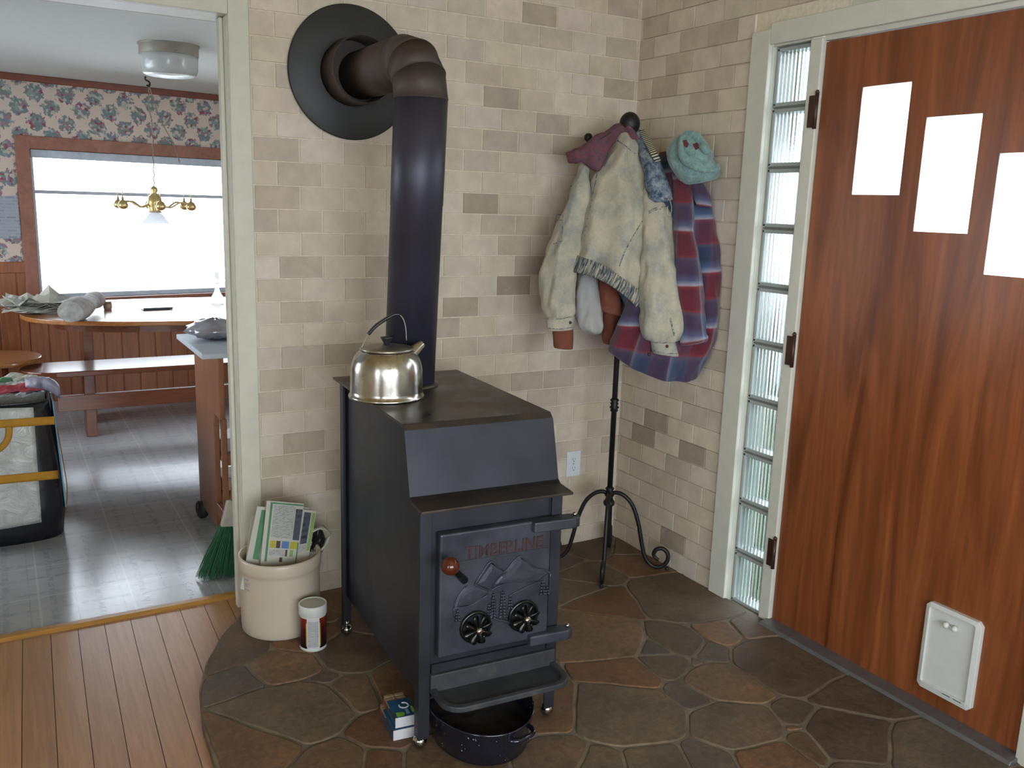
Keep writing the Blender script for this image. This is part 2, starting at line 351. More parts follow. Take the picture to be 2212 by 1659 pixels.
MAT['brass'] = mat('brass', 'c4ac74', .35, .8, .1)
t = NT('white_glass'); t_1 = t.n('ShaderNodeBsdfTranslucent', i_Color=(.9, .92, .95, 1)); t_2 = t.n('ShaderNodeBsdfTransparent'); mx = t.n('ShaderNodeMixShader', i_0=.35); t.L(t_1.outputs[0], mx.inputs[1]); t.L(t_2.outputs[0], mx.inputs[2]); m4 = t.n('ShaderNodeMixShader', i_0=.25); t.L(mx.outputs[0], m4.inputs[1]); t.L(t.b.outputs[0], m4.inputs[2]); t.set(Base_Color=(.85, .87, .9, 1), Roughness=.2); t.L(m4.outputs[0], t.out.inputs[0]); MAT['whiteglass'] = t.mat
MAT['fixture'] = mat('fixture_metal', '968f84', .45, .2, .1)
t = NT('fixture_glass'); v = t.coord(); t.set(Base_Color=(.58, .59, .57, 1), Roughness=.2, Transmission_Weight=.25); t.bump(t.n('ShaderNodeTexVoronoi', i_Vector=v, i_Scale=40.).outputs['Distance'], .25, .004); MAT['fixglass'] = t.mat
MAT['blind'] = mat('blind_valance', 'b4bcc6', .6)
MAT['broomgreen'] = mat('broom_green', '14532f', .6, 0, .35, 60)
MAT['broomcap'] = mat('broom_cap', 'a8a396', .5)
MAT['rubber'] = mat('caster_rubber', '1c1a19', .6)
t = NT('clear_vinyl'); v = t.coord(); n1 = t.noise(v, 12, 6, .6, 1.4)
t.set(Base_Color=t.ramp(n1, [(.3, srgb('a2a29c')), (.6, srgb('b4b5b0')), (.75, srgb('cfd0ce'))]), Roughness=.18); t.bump(n1, .7, .02); MAT['clear'] = t.mat
MAT['yellowstrap'] = mat('yellow_webbing', 'a8791c', .8, 0, .1, 40, .3, 200)
MAT['tealbag'] = mat('blue_bag_side', '5d8aa0', .5, 0, .15, 20, .3, 20)
MAT['greybag'] = mat('grey_bag', '7a7684', .5, 0, .25, 20, .3, 30)
MAT['cloth_roll'] = mat('mottled_cloth', '8f8a86', .9, 0, .35, 25, .4, 40)
MAT['foil'] = mat('shiny_wrap', '9a98a0', .2, .4, .4, 12, 1., 30)
MAT['notice'] = textmat('notice_paper', '9aa0a8', '7c828c', .03, .022)
MAT['jar'] = mat('jar_amber', '8a7060', .4)
MAT['tablet'] = mat('tablet_dark', '3c4450', .25)
MAT['dark'] = mat('dark_opening', '101012', .9)
MAT['brownmetal'] = mat('hinge_bronze', '4a3028', .45, .5, .2)
MAT['sill'] = mat('metal_sill', '77787c', .4, .6, .12, 12)
MAT['outletwhite'] = mat('outlet_white', 'd0d4d8', .4, 0, .02)
MAT['ground'] = mat('outside_ground', '434c3a', .95, 0, .3, 2); MAT['bounce'] = mat('pale_bounce_ground', 'c9ccd0', .95, 0, .1, 2)  # second ground is made pale to reflect daylight indoors
MAT['cord'] = mat('pale_cord', '8a8274', .7)
# panes
t = NT('window_glass'); tr = t.n('ShaderNodeBsdfTransparent'); gl = t.n('ShaderNodeBsdfGlossy', i_Roughness=.02); fr = t.n('ShaderNodeFresnel', i_IOR=1.45)
mx = t.n('ShaderNodeMixShader'); t.L(fr.outputs[0], mx.inputs[0]); t.L(tr.outputs[0], mx.inputs[1]); t.L(gl.outputs[0], mx.inputs[2]); t.L(mx.outputs[0], t.out.inputs[0]); MAT['glass'] = t.mat
t = NT('block_glass'); tr = t.n('ShaderNodeBsdfTransparent', i_Color=(.85, .9, .9, 1)); rf = t.n('ShaderNodeBsdfRefraction', i_Roughness=.02, i_IOR=1.45, i_Color=(.86, .9, .9, 1)); gl = t.n('ShaderNodeBsdfGlossy', i_Roughness=.1)
m1 = t.n('ShaderNodeMixShader', i_0=.9); t.L(tr.outputs[0], m1.inputs[1]); t.L(rf.outputs[0], m1.inputs[2])
m2 = t.n('ShaderNodeMixShader', i_0=.12); t.L(m1.outputs[0], m2.inputs[1]); t.L(gl.outputs[0], m2.inputs[2]); t.L(m2.outputs[0], t.out.inputs[0]); MAT['block'] = t.mat
t = NT('frosted_glass'); t_1 = t.n('ShaderNodeBsdfTranslucent', i_Color=(.93, .96, 1, 1)); t_2 = t.n('ShaderNodeBsdfTransparent'); mx = t.n('ShaderNodeMixShader', i_0=.4); t.L(t_1.outputs[0], mx.inputs[1]); t.L(t_2.outputs[0], mx.inputs[2]); t.L(mx.outputs[0], t.out.inputs[0]); MAT['frosted'] = t.mat
MAT['blockedge'] = mat('block_edge', '9aa09c', .3, 0, .05)
# ================================================================== ROOM
ZT = 1.7245; RP = .0785; BW = .1552; ZC = 2.46
FL = -.03
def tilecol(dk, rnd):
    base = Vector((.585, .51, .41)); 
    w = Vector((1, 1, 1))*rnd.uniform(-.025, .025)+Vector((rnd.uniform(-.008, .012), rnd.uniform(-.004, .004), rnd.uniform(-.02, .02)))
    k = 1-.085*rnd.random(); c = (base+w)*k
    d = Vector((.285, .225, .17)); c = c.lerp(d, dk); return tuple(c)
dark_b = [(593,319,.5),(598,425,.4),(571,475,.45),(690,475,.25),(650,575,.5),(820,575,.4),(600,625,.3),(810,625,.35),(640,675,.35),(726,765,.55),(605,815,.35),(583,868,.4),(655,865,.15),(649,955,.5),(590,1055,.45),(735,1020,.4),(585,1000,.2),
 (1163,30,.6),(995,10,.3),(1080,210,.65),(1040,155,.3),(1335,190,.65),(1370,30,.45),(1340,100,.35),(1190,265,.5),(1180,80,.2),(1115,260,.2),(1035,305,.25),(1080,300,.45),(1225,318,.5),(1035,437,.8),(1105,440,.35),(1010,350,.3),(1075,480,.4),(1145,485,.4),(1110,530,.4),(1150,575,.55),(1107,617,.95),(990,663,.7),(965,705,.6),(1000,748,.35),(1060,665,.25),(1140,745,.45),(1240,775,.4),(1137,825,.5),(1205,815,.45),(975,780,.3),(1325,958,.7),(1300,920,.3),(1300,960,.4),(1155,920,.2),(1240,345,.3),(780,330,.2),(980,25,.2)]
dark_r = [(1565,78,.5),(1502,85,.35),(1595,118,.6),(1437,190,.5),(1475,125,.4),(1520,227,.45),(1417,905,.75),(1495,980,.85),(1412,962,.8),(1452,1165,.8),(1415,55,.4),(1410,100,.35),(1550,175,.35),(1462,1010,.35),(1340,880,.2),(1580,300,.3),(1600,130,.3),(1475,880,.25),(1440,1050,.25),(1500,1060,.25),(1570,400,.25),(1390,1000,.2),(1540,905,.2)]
def tiles(mb, side):
    """individual travertine tiles in a half bond on the mortar bed"""
    rnd = random.Random(3 if side == 'b' else 5); g = .0022
    pts = [((atY(x, y) if side == 'b' else atX(x, y)), d) for x, y, d in (dark_b if side == 'b' else dark_r)]
    for k in range(-12, 23):
        zt = ZT-k*RP; zb = zt-RP
        if zb > 2.44: continue
        ph = 0 if k % 2 == 0 else .5
        for i in range(-1, 14):
            if side == 'b': u0 = -1.4939+(i+ph-1)*BW; lo, hi = -1.583, -.001
            else: u0 = .0201+(i+ph-1)*BW; lo, hi = .001, .649 if zb < 2.07 else 1.04
            u1 = u0+BW
            a, b = max(u0+g/2, lo), min(u1-g/2, hi)
            if b-a < .006: continue
            if side == 'r' and zb < 2.07 < zt: b2 = b
            dk = rnd.random()**3*.3
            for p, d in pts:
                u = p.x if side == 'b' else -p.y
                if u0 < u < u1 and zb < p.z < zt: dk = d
            z0, z1 = max(zb+g/2, 0.0), min(zt-g/2, 2.44); th = .006+rnd.uniform(-.0006, .0006)
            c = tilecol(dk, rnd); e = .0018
            # pillowed edge: front face inset from the sides
            if side == 'b':
                v = [(a, 0, z0), (b, 0, z0), (b, 0, z1), (a, 0, z1), (a+e, -th, z0+e), (b-e, -th, z0+e), (b-e, -th, z1-e), (a+e, -th, z1-e)]
            else:
                v = [(0, -a, z0), (0, -b, z0), (0, -b, z1), (0, -a, z1), (-th, -a-e, z0+e), (-th, -b+e, z0+e), (-th, -b+e, z1-e), (-th, -a-e, z1-e)]
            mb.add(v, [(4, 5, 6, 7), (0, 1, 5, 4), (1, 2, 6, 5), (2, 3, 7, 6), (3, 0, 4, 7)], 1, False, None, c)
GR = .0035
m = MB(); m.box(-1.585, .2, -GR+.0, .14, -.06, ZC); 
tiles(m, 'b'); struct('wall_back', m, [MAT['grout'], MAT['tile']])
m = MB(); HT = 2.012   # lintel over the opening and the wall left of it
m.box(-2.75, -1.585, -.0, .14, HT+.02, ZC); m.box(-4.6, -2.75, 0, .14, -.06, ZC)
struct('wall_opening', m, MAT['plaster'])
# right wall: tiled to the casing, door and sidelight opening, painted beyond
m = MB(); W = .14
m.box(0-GR+.0035, W, -.655, 0, -.06, ZC); m.box(0, W, -1.045, -.655, 2.05, ZC)
tiles(m, 'r'); struct('wall_right', m, [MAT['grout'], MAT['tile']])
m = MB(); m.box(0.004, W, -5.2, -1.045, 2.05, ZC); m.box(.004, W, -5.2, -1.96, -.06, 2.05); struct('wall_entry', m, MAT['paint_wall'])
# walls behind the camera with their windows
m = MB(); y = -5.2
for b in [(-4.6, -4.0, -.06, ZC), (-.6, .14, -.06, ZC), (-4.0, -.6, -.06, .5), (-4.0, -.6, 2.1, ZC)]: m.box(b[0], b[1], y-.14, y, b[2], b[3])
struct('wall_front', m, MAT['plaster'])
m = MB(); x = -4.6
for b in [(-5.2, -4.9, -.06, ZC), (-3.1, 0.14, -.06, ZC), (-4.9, -3.1, -.06, .4), (-4.9, -3.1, 2.1, ZC)]: m.box(x-.14, x, b[0], b[1], b[2], b[3])
struct('wall_left', m, MAT['plaster'])
m = MB(); m.box(-4.74, .14, -5.34, .0, ZC, ZC+.1); struct('ceiling', m, MAT['ceil_main'])
def winframe(name, p0, p1, z0, z1, nx, mats, depth=.06, w=.05, glassm='glass', mull=.03):
    """sash window between two wall points with mullions; pane as a sub-mesh"""
    p0 = Vector((*p0, 0)); p1 = Vector((*p1, 0)); d = (p1-p0); Lh = d.length; d.normalize(); nrm = Vector((-d.y, d.x, 0)); Z = Vector((0, 0, 1))
    m = MB(); 
    def bar(a, b, za, zb, dp=depth): c = p0+d*(a+b)/2+Z*(za+zb)/2; m.obox(c, d*(b-a)/2, nrm*dp/2, Z*(zb-za)/2)
    bar(0, Lh, z0, z0+w); bar(0, Lh, z1-w, z1); bar(0, w, z0, z1); bar(Lh-w, Lh, z0, z1)
    for i in range(1, nx): bar(Lh*i/nx-mull/2, Lh*i/nx+mull/2, z0, z1, depth*.7)
    o = struct(name, m, mats)
    g = MB(); c = p0+d*Lh/2+Z*(z0+z1)/2; g.obox(c, d*Lh/2*.98, nrm*.003, Z*(z1-z0)/2*.98); part('pane', g, MAT[glassm], o)
    return o
winframe('window_2', (-4.0, -5.24), (-.6, -5.24), .5, 2.1, 3, MAT['paint_white'])
winframe('window_3', (-4.64, -3.1), (-4.64, -4.9), .4, 2.1, 2, MAT['paint_white'])
# ---- wood floor planks
m = MB(); rnd = random.Random(11); pw = .0838
m.box(-4.6, 0.0, -5.2, .14, -.06, FL-.004, 0)
x = -4.6352
ang = radians(1.6)
i = 0
while x < -.0:
    yy = -5.2-rnd.random()*.6
    while yy < .14:
        ln = rnd.uniform(3.2, 4.6); y0 = max(yy, -5.2); y1 = min(yy+ln, .142)
        if y1 > y0+.01:
            k = rnd.uniform(.9, 1.1); c = (.375*k, .20*k*rnd.uniform(.96, 1.04), .095*k)
            x1 = min(x+pw-.0018, -.005); sk = lambda X, Y: X-(.0)*(Y)
            sh = lambda X, Y: min(max(X+.0285*(Y+.728), -4.598), -.002); ya, yb = y0+.0008, y1-.0008
            m.add([(sh(x, ya), ya, FL-.004), (sh(x1, ya), ya, FL-.004), (sh(x1, yb), yb, FL-.004), (sh(x, yb), yb, FL-.004), (sh(x, ya), ya, FL), (sh(x1, ya), ya, FL), (sh(x1, yb), yb, FL), (sh(x, yb), yb, FL)], [(4, 5, 6, 7), (0, 1, 5, 4), (1, 2, 6, 5), (2, 3, 7, 6), (3, 0, 4, 7)], 1, False, None, c)
        yy += ln
    x += pw; i += 1
struct('floor', m, [MAT['dark'], MAT['plank']])
# ---- kitchen vinyl floor
m = MB(); m.box(-4.4, .9, .17, 4.9, -.07, FL); struct('floor_kitchen', m, MAT['vinyl'])
# threshold strip
a, b = atZ(0, 1385, FL), atZ(515, 1282, FL)
m = MB(); m.prism([(-2.75, .125, FL-.004), (-2.75, .14, FL+.012), (-2.75, .165, FL+.012), (-2.75, .185, FL-.004)], (1.17, 0.01, 0)); struct('trim_1', m, MAT['thresh'])
# ---- opening casing (right jamb + head)
m = MB(); m.box(-1.643, -1.578, -.018, .0, -.03, HT+.075); struct('trim_2', m, MAT['paint_cream'], .003)
m = MB(); m.box(-2.75, -1.643, -.018, .0, HT, HT+.075); struct('trim_3', m, MAT['paint_cream'], .003)
m = MB(); m.box(-1.645, -1.585, -.0, .145, -.03, HT); m.box(-2.75, -1.585, 0, .145, HT, HT+.02); m.box(-2.77, -2.70, 0, .145, -.03, HT); m.box(-1.657, -1.645, .05, .085, -.03, HT)
struct('trim_4', m, MAT['paint_cream'], .002)
# ---- door casing, posts, head
m = MB()
m.box(-.018, 0, -.735, -.648, -.004, 2.055)          # outer casing
m.box(-.018, 0, -1.96, -.735, 1.985+.02, 2.075)         # head
struct('trim_5', m, MAT['paint_white'], .003)
m = MB(); m.box(-.010, .12, -.957, -.907, -.006, 2.0); struct('trim_6', m, MAT['paint_white'], .004)
m = MB(); m.box(.0, .14, -.735, -.655, -.02, 2.005); m.box(0, .14, -.907, -.738, 2.0, 2.05); m.box(0, .14, -1.96, -.955, 1.99, 2.05); m.box(-.015, .14, -1.96, -1.872, -.02, 2.0); m.box(0.0, .14, -.907, -.738, -.06, -.012)
struct('trim_7', m, MAT['paint_white'], .002)
# metal door sill
m = MB(); m.prism([(-.055, -.95, -.006), (-.045, -.95, .010), (.03, -.95, .016), (.1, -.95, .016), (.1, -.95, -.04), (-.055, -.95, -.04)], (0, -.93, 0)); struct('trim_8', m, MAT['sill'], .002)
# ---- glass block sidelight
w1 = root('window_1', kind='structure')
zs = [1.604+.204, 1.604, 1.394, 1.188, .984, .777, .572, .371, .172, -.01]; zs = [2.0, 1.801, 1.602, 1.396, 1.191, .988, .782, .581, .389, .192, -.012]
for k in range(10):
    zt, zb = zs[k]-.004, zs[k+1]+.004; y0, y1 = -.739, -.907
    g = MB(); n = 9; R0 = []
    g.xf = None; prof = []   # ribbed front and back outline in plan
    N = 90
    front = [(.026-.006*abs(sin(pi*n*i/N)), y0-.012+(y1+.024-y0)*i/N) for i in range(N+1)]
    back = [(.090+.003*abs(sin(pi*n*i/N)), y0-.012+(y1+.024-y0)*i/N) for i in range(N+1)]
    outl = front+back[::-1]
    g.prism([(x, y, zb+.012) for x, y in outl], (0, 0, zt-zb-.024), 0, False)
    part('glass_block', g, MAT['block'], w1)
    g = MB(); 
    for (a0, a1, c0, c1) in ((y1, y0, zb, zb+.013), (y1, y0, zt-.013, zt), (y1, y1+.013, zb, zt), (y0-.013, y0, zb, zt)): g.box(.017, .10, a0, a1, c0, c1)
    part('block_rim', g, MAT['blockedge'], w1, .003)
g = MB(); g.box(.06, .11, -.887, -.737, -.012, 2.0)
g = MB()
for k in range(11): g.box(.022, .095, -.907, -.738, zs[k]-.0045, zs[k]+.0045)
part('mortar_joint', g, mat('block_mortar', '6d6e68', .8), w1)
# ---- the door
d1 = root('door_1', kind='structure')
lites = [((-1.288, -1.116), (1.513, 1.835)), ((-1.520, -1.349), (1.409, 1.731)), ((-1.752, -1.582), (1.302, 1.624))]
m = MB(); DX0, DX1 = .006, .05; Y0, Y1 = -1.866, -.960
ys = sorted({Y0, Y1, *[v for l in lites for v in l[0]]}); zz = sorted({.012, 1.986, *[v for l in lites for v in l[1]]})
for i in range(len(ys)-1):
    for j in range(len(zz)-1):
        cy, cz = (ys[i]+ys[i+1])/2, (zz[j]+zz[j+1])/2
        if any(l[0][0] < cy < l[0][1] and l[1][0] < cz < l[1][1] for l in lites): continue
        a, b, c, d = ys[i], ys[i+1], zz[j], zz[j+1]
        m.add([(DX0, a, c), (DX0, b, c), (DX0, b, d), (DX0, a, d)], [(0, 1, 2, 3)]); m.add([(DX1, a, c), (DX1, b, c), (DX1, b, d), (DX1, a, d)], [(3, 2, 1, 0)])
def hollow(m, a, b, c, d, x0, x1):
    m.add([(x0, a, c), (x0, b, c), (x0, b, d), (x0, a, d), (x1, a, c), (x1, b, c), (x1, b, d), (x1, a, d)], [(0, 1, 5, 4), (1, 2, 6, 5), (2, 3, 7, 6), (3, 0, 4, 7)])
hollow(m, Y0, Y1, .012, 1.986, DX0, DX1)
for l in lites: hollow(m, *l[0], *l[1], DX0, DX1)
part('door_leaf', m, MAT['door'], d1)
for l in lites:
    g = MB(); g.box(.0075, .011, l[0][0], l[0][1], l[1][0], l[1][1]); part('door_lite', g, MAT['frosted'], d1)
for px, py in ((1767, 240), (1719, 760), (1669, 1195)):
    p = atX(px, py, -.01); z = p.z; g = MB()
    g.box(-.0125, -.008, -.955, -.925, z-.05, z+.05); g.lathe([(.0065, -.055), (.0065, .055)], (-.013, -.957, z), 12); g.lathe([(.004, .055), (.008, .058), (.003, .066)], (-.013, -.957, z), 12); pass
    part('hinge', g, MAT['brownmetal'], d1)
# pet door
y0, y1, z0, z1 = -1.727, -1.553, .063, .337
pf = MB(); fw = .017
c = [(y0, z0), (y1, z0), (y1, z1), (y0, z1)]
def chamf(y0, y1, z0, z1, k): return [(y0, z0+k), (y0+k, z0), (y1-k, z0), (y1, z0+k), (y1, z1-k), (y1-k, z1), (y0+k, z1), (y0, z1-k)]
O = chamf(y0, y1, z0, z1, .012); I = chamf(y0+fw, y1-fw*.8, z0+fw*1.3, z1-fw*.8, .004)
for x in (-.008,):
    vs = [(x, *p) for p in O]+[(x-.004, *p) for p in I]+[(.006, *p) for p in O]+[(.004, *p) for p in I]
    fs = [(i, (i+1) % 8, 8+(i+1) % 8, 8+i) for i in range(8)]+[(i, 16+i, 16+(i+1) % 8, (i+1) % 8) for i in range(8)]+[(8+i, 8+(i+1) % 8, 24+(i+1) % 8, 24+i) for i in range(8)]
    pf.add(vs, fs)
pt = part('pet_door', pf, MAT['white_plastic'], d1, .0015)
g = MB(); g.prism([(-.004, *p) for p in I], (.006, 0, 0)); part('flap', g, MAT['white_plastic'], pt)
for yk in (-1.625, -1.652):
    g = MB(); g.sphere((-.014, yk, .29), .0095, n=14); g.lathe([(.004, 0), (.004, .01)], (-.014, yk, .29), 10, axis=(1, 0, 0)); part('knob', g, MAT['white_plastic'], pt)
g = MB(); g.box(-.012, -.0085, -1.652, -1.625, .286, .292); part('latch_bar', g, MAT['white_plastic'], pt)
g = MB()
for (a, b) in ((-1.665, -1.64), (-1.70, -1.675)): g.box(-.0125, -.0115, a, b, .079, .0805)
g.box(-.0045, -.0035, -1.7105, -1.7075, .085, .2); part('slot', g, MAT['dark'], pt)

# ---- flagstone hearth and entry slab
edge = [(-1.60, 0), (-1.672, -.06), (-1.764, -.189), (-1.849, -.353), (-1.90, -.511), (-1.926, -.69), (-1.934, -.918), (-1.92, -1.15), (-1.87, -1.5), (-1.8, -2.0), (-1.7, -2.6), (0, -2.6), (0, 0)]
seeds = [ # (px, py, weight)
 (620,1440,.010),(500,1400,.006),(560,1460,.001),(640,1540,.03),(560,1600,.02),(760,1500,.01),(760,1410,.012),(690,1475,.001),(820,1580,.01),(720,1640,.012),
 (1270,1180,.006),(1200,1215,.003),(1260,1240,.004),(1380,1210,.004),(1370,1190,.003),(1480,1290,.03),(1245,1265,.001),(1318,1298,.0005),
 (1290,1380,.02),(1470,1390,.004),(1430,1405,.0006),(1540,1410,.002),(1570,1375,.0012),(1640,1370,.003),(1450,1435,.004),(1505,1440,.0006),
 (1340,1460,.01),(1560,1470,.012),(1700,1430,.03),(1490,1500,.001),(1340,1540,.03),(1180,1530,.02),(1200,1620,.01),(1600,1570,.014),(1730,1560,.0006),(1735,1580,.0006),(1760,1610,.006),(1850,1600,.02),
 (1540,1640,.001),(1400,1640,.006),(1680,1640,.01),(1060,1420,.02),(950,1300,.03),(850,1330,.02),(800,1640,.006),(980,1640,.015),(1840,1500,.01),(2000,1640,.02),(1290,1640,.006),(900,1480,.02),(1050,1560,.02),(1120,1480,.01),(1880,1659,.01),(660,1390,.004),(700,1300,.006)]
sd = [(atZ(x, y, 0).xy, w) for x, y, w in seeds]
rnd = random.Random(4)
for i in range(16): sd.append((Vector((rnd.uniform(-1.8, -.1), rnd.uniform(-2.5, -1.65))), .01))
def clip(poly, a, b, c):  # keep a*x+b*y<=c
    out = []
    for i in range(len(poly)):
        p, q = poly[i], poly[(i+1) % len(poly)]; dp, dq = a*p[0]+b*p[1]-c, a*q[0]+b*q[1]-c
        if dp <= 0: out.append(p)
        if dp*dq < 0: t_ = dp/(dp-dq); out.append((p[0]+(q[0]-p[0])*t_, p[1]+(q[1]-p[1])*t_))
    return out
m = MB()
m.prism([(x, y, -.045) for x, y in edge], (0, 0, .0415), 0)
stonecols = ['695746', '5f5144', '6e5842', '5a5046', '73573e', '645546', '6d4f38', '5e4e40', '655848']
def shrink(poly, d):
    n = len(poly); c = Vector((sum(p[0] for p in poly)/n, sum(p[1] for p in poly)/n)); out = []
    # half-plane shrink
    res = poly
    for i in range(n):
        p, q = Vector(poly[i]), Vector(poly[(i+1) % n]); e = q-p
        if e.length < 1e-6: continue
        nn = Vector((e.y, -e.x)).normalized()
        if nn.dot(c-p) > 0: nn = -nn
        res = clip(res, nn.x, nn.y, nn.dot(p)-d)
        if len(res) < 3: return []
    return res
def chaikin(poly, k=2):
    for _ in range(k):
        out = []
        for i in range(len(poly)):
            p, q = Vector(poly[i]), Vector(poly[(i+1) % len(poly)]); out += [p*.78+q*.22, p*.22+q*.78]
        poly = out
    return poly
for i, (p, w) in enumerate(sd):
    poly = [(x, y) for x, y in edge]
    for j, (q_, w2) in enumerate(sd):
        if j == i: continue
        d = q_-p
        if d.length > 1.6 or d.length < 1e-5: continue
        c = (q_.dot(q_)-w2-p.dot(p)+w)/2
        poly = clip(poly, d.x, d.y, c)
        if len(poly) < 3: break
    if len(poly) < 3: continue
    poly = shrink(poly, .0055)
    if len(poly) < 3: continue
    # subdivide and jitter the outline
    P = []
    for k in range(len(poly)):
        a, b = Vector(poly[k]), Vector(poly[(k+1) % len(poly)]); n = max(1, int((b-a).length/.045))
        for s_ in range(n): P.append(a.lerp(b, s_/n))
    P = chaikin(P, 1)
    Q = []
    for v_ in P:
        nz = noise.noise_vector(Vector((v_.x*9, v_.y*9, 3))); o_ = Vector((v_.x+nz.x*.009, v_.y+nz.y*.009)); o_.x = min(o_.x, -.001); o_.y = min(o_.y, -.001); Q.append(o_)
    ce = sum(Q, Vector((0, 0)))/len(Q); cl = srgb(stonecols[(i*5+2) % len(stonecols)]); k = rnd.uniform(.8, 1.12); cl = tuple(v_*k for v_ in cl)
    z1 = rnd.uniform(-.001, .0012); n = len(Q)
    r0 = [(v_.x, v_.y, -.012) for v_ in Q]; r1 = [(v_.x, v_.y, -.0015+z1) for v_ in Q]; r2 = [((v_+(ce-v_).normalized()*.004).x, (v_+(ce-v_).normalized()*.004).y, z1) for v_ in Q]
    m.add(r0+r1+r2, [(a, (a+1) % n, n+(a+1) % n, n+a) for a in range(n)]+[(n+a, n+(a+1) % n, 2*n+(a+1) % n, 2*n+a) for a in range(n)]+[], 1, True, None, cl); m.add(r2, [list(range(n))], 1, False, None, cl)
o = struct('floor_hearth', m, [MAT['mortar'], MAT['flag']])

# ---- outlet
ot = root('power_outlet', 'white duplex power outlet on the tiled wall right of the stove', 'outlet', loc=(-.242, -.006, .364))
m = MB(); m.box(-.277, -.207, -.012, -.006, .309, .421); part('cover_plate', m, MAT['outletwhite'], ot, .002)
for zc in (.384, .345):
    m = MB(); m.lathe([(.0165, 0), (.0165, .002)], (-.242, -.012, zc), 24, axis=(0, -1, 0), sy=.85); r = part('receptacle', m, MAT['outletwhite'], ot)
    m = MB(); m.box(-.249, -.2475, -.0146, -.0139, zc-.002, zc+.007); m.box(-.2365, -.235, -.0146, -.0139, zc-.002, zc+.006); m.lathe([(.0025, 0), (.0025, .0007)], (-.242, -.0139, zc-.008), 10, axis=(0, -1, 0)); part('slot', m, MAT['dark'], r)
m = MB(); m.lathe([(.003, 0), (.002, .001)], (-.242, -.012, .3645), 10, axis=(0, -1, 0)); part('screw', m, MAT['nickel'], ot)
# ================================================================== WOOD STOVE
SO = Vector((-1.432, -1.074, 0)); SA = radians(-3.3); SX = Matrix.Translation(SO) @ Matrix.Rotation(SA, 4, 'Z'); SXI = SX.inverted(); SR = SXI.to_3x3()
def sF(x, y, tv):   # point of the stove plane t = tv, in stove coordinates
    c = SXI @ CAM; d = SR @ ray(x, y); k = (tv-c.y)/d.y; return c+d*k
st = root('wood_stove', 'dark grey steel wood stove with cast iron door on ball feet', 'stove', loc=SO, rz=SA)
B = lambda: MB(SX)
SW = .392
# body: side plates, front plate with door opening, back, bottom
m = B(); s0, s1, t0, t1, zb = .004, .388, -.006, .715, .135
side = [(t0+.01, zb), (t1, zb), (t1, .874), (.088, .874), (.03, .684), (t0+.01, .684)]
m.prism([(s0, a, b) for a, b in side], (.007, 0, 0)); m.prism([(s1-.007, a, b) for a, b in side], (.007, 0, 0))
m.box(s0, s1, t1-.007, t1, zb, .874); m.box(s0, s1, t0+.01, t1, zb, zb+.007)
m.box(s0+.01, s1-.014, t0-.004, t0+.006, .23, .685)
m.box(s0+.02, s1-.02, t0-.012, t0-.0, .215, .246)
part('firebox', m, MAT['stove'], st, .0015)
# stepped top plate: flat top, slope and lip, one bent sheet
th = .008; pf = [(-.052, .690), (.022, .694), (.034, .702), (.078, .868), (.094, .882), (.765, .882)]
def offp(pf, th):
    out = []
    for i, p in enumerate(pf):
        a = Vector(pf[max(i-1, 0)]); b = Vector(pf[min(i+1, len(pf)-1)]); t_ = (b-a).normalized(); out.append((p[0]+t_.y*th, p[1]-t_.x*th))
    return out
lo = offp(pf, th); a0, a1 = -.022, .418
def sheet(i0, i1, x0=a0, x1=a1):
    m = B(); up = pf[i0:i1+1]; dn = lo[i0:i1+1]
    m.prism([(x0, *p) for p in up+dn[::-1]], (x1-x0, 0, 0)); return m
m = sheet(3, 5); part('top_plate', m, MAT['stovetop'], st, .002)
m = sheet(1, 3); part('sloped_panel', m, MAT['stove'], st)
m = sheet(0, 2); part('lip', m, MAT['stovetop'], st, .002, label='brownish flat ledge above the stove door')
# angle-iron legs on nickel balls
for sx, ty, i in ((0, 0, 0), (SW, 0, 1), (0, .700, 2), (SW, .700, 3)):
    m = B(); dx = 1 if sx == 0 else -1; dy = 1 if ty == 0 else -1; ox = sx-dx*.012; oy = ty-dy*.018; w = .032
    ztop = .683 if ty == 0 else .874
    m.box(*sorted((ox, ox+dx*w)), *sorted((oy, oy+dy*.005)), .032, ztop); m.box(*sorted((ox, ox+dx*.005)), *sorted((oy+dy*.005, oy+dy*w)), .032, ztop)
    lg = part('leg', m, MAT['stove'], st, .001)
    m = B(); m.sphere((sx, ty, .0195), .0195, n=28); m.lathe([(.008, 0), (.008, .02)], (sx, ty, .032), 12); part('ball_foot', m, MAT['nickel'], lg)
# ash shelf
m = B()
def rr(x0, x1, y0, y1, r, n=6):   # rounded at the front corners only
    out = [(x1, y1), (x0, y1)]
    for cx, cy, a in ((x0+r, y0+r, pi), (x1-r, y0+r, 1.5*pi)):
        out += [(cx+r*cos(a+pi/2*k/n), cy+r*sin(a+pi/2*k/n)) for k in range(n+1)]
    return out
o_ = rr(.018, .395, -.145, -.02, .055); i_ = rr(.034, .378, -.128, -.026, .045)
m.prism([(x, y, .168) for x, y in o_], (0, 0, .006))
n = len(o_); v = [(x, y, .174) for x, y in o_]+[(x, y, .184) for x, y in o_]+[(x, y, .184) for x, y in i_]+[(x, y, .174) for x, y in i_]
m.add(v, [(a, (a+1) % n, n+(a+1) % n, n+a) for a in range(n)]+[(n+a, n+(a+1) % n, 2*n+(a+1) % n, 2*n+a) for a in range(n)]+[(2*n+a, 2*n+(a+1) % n, 3*n+(a+1) % n, 3*n+a) for a in range(n)])
m.box(.018, .395, -.03, -.012, .168, .222)
part('ash_shelf', m, MAT['ashy'], st, .003, label='ash-dusted grey shelf below the stove door')
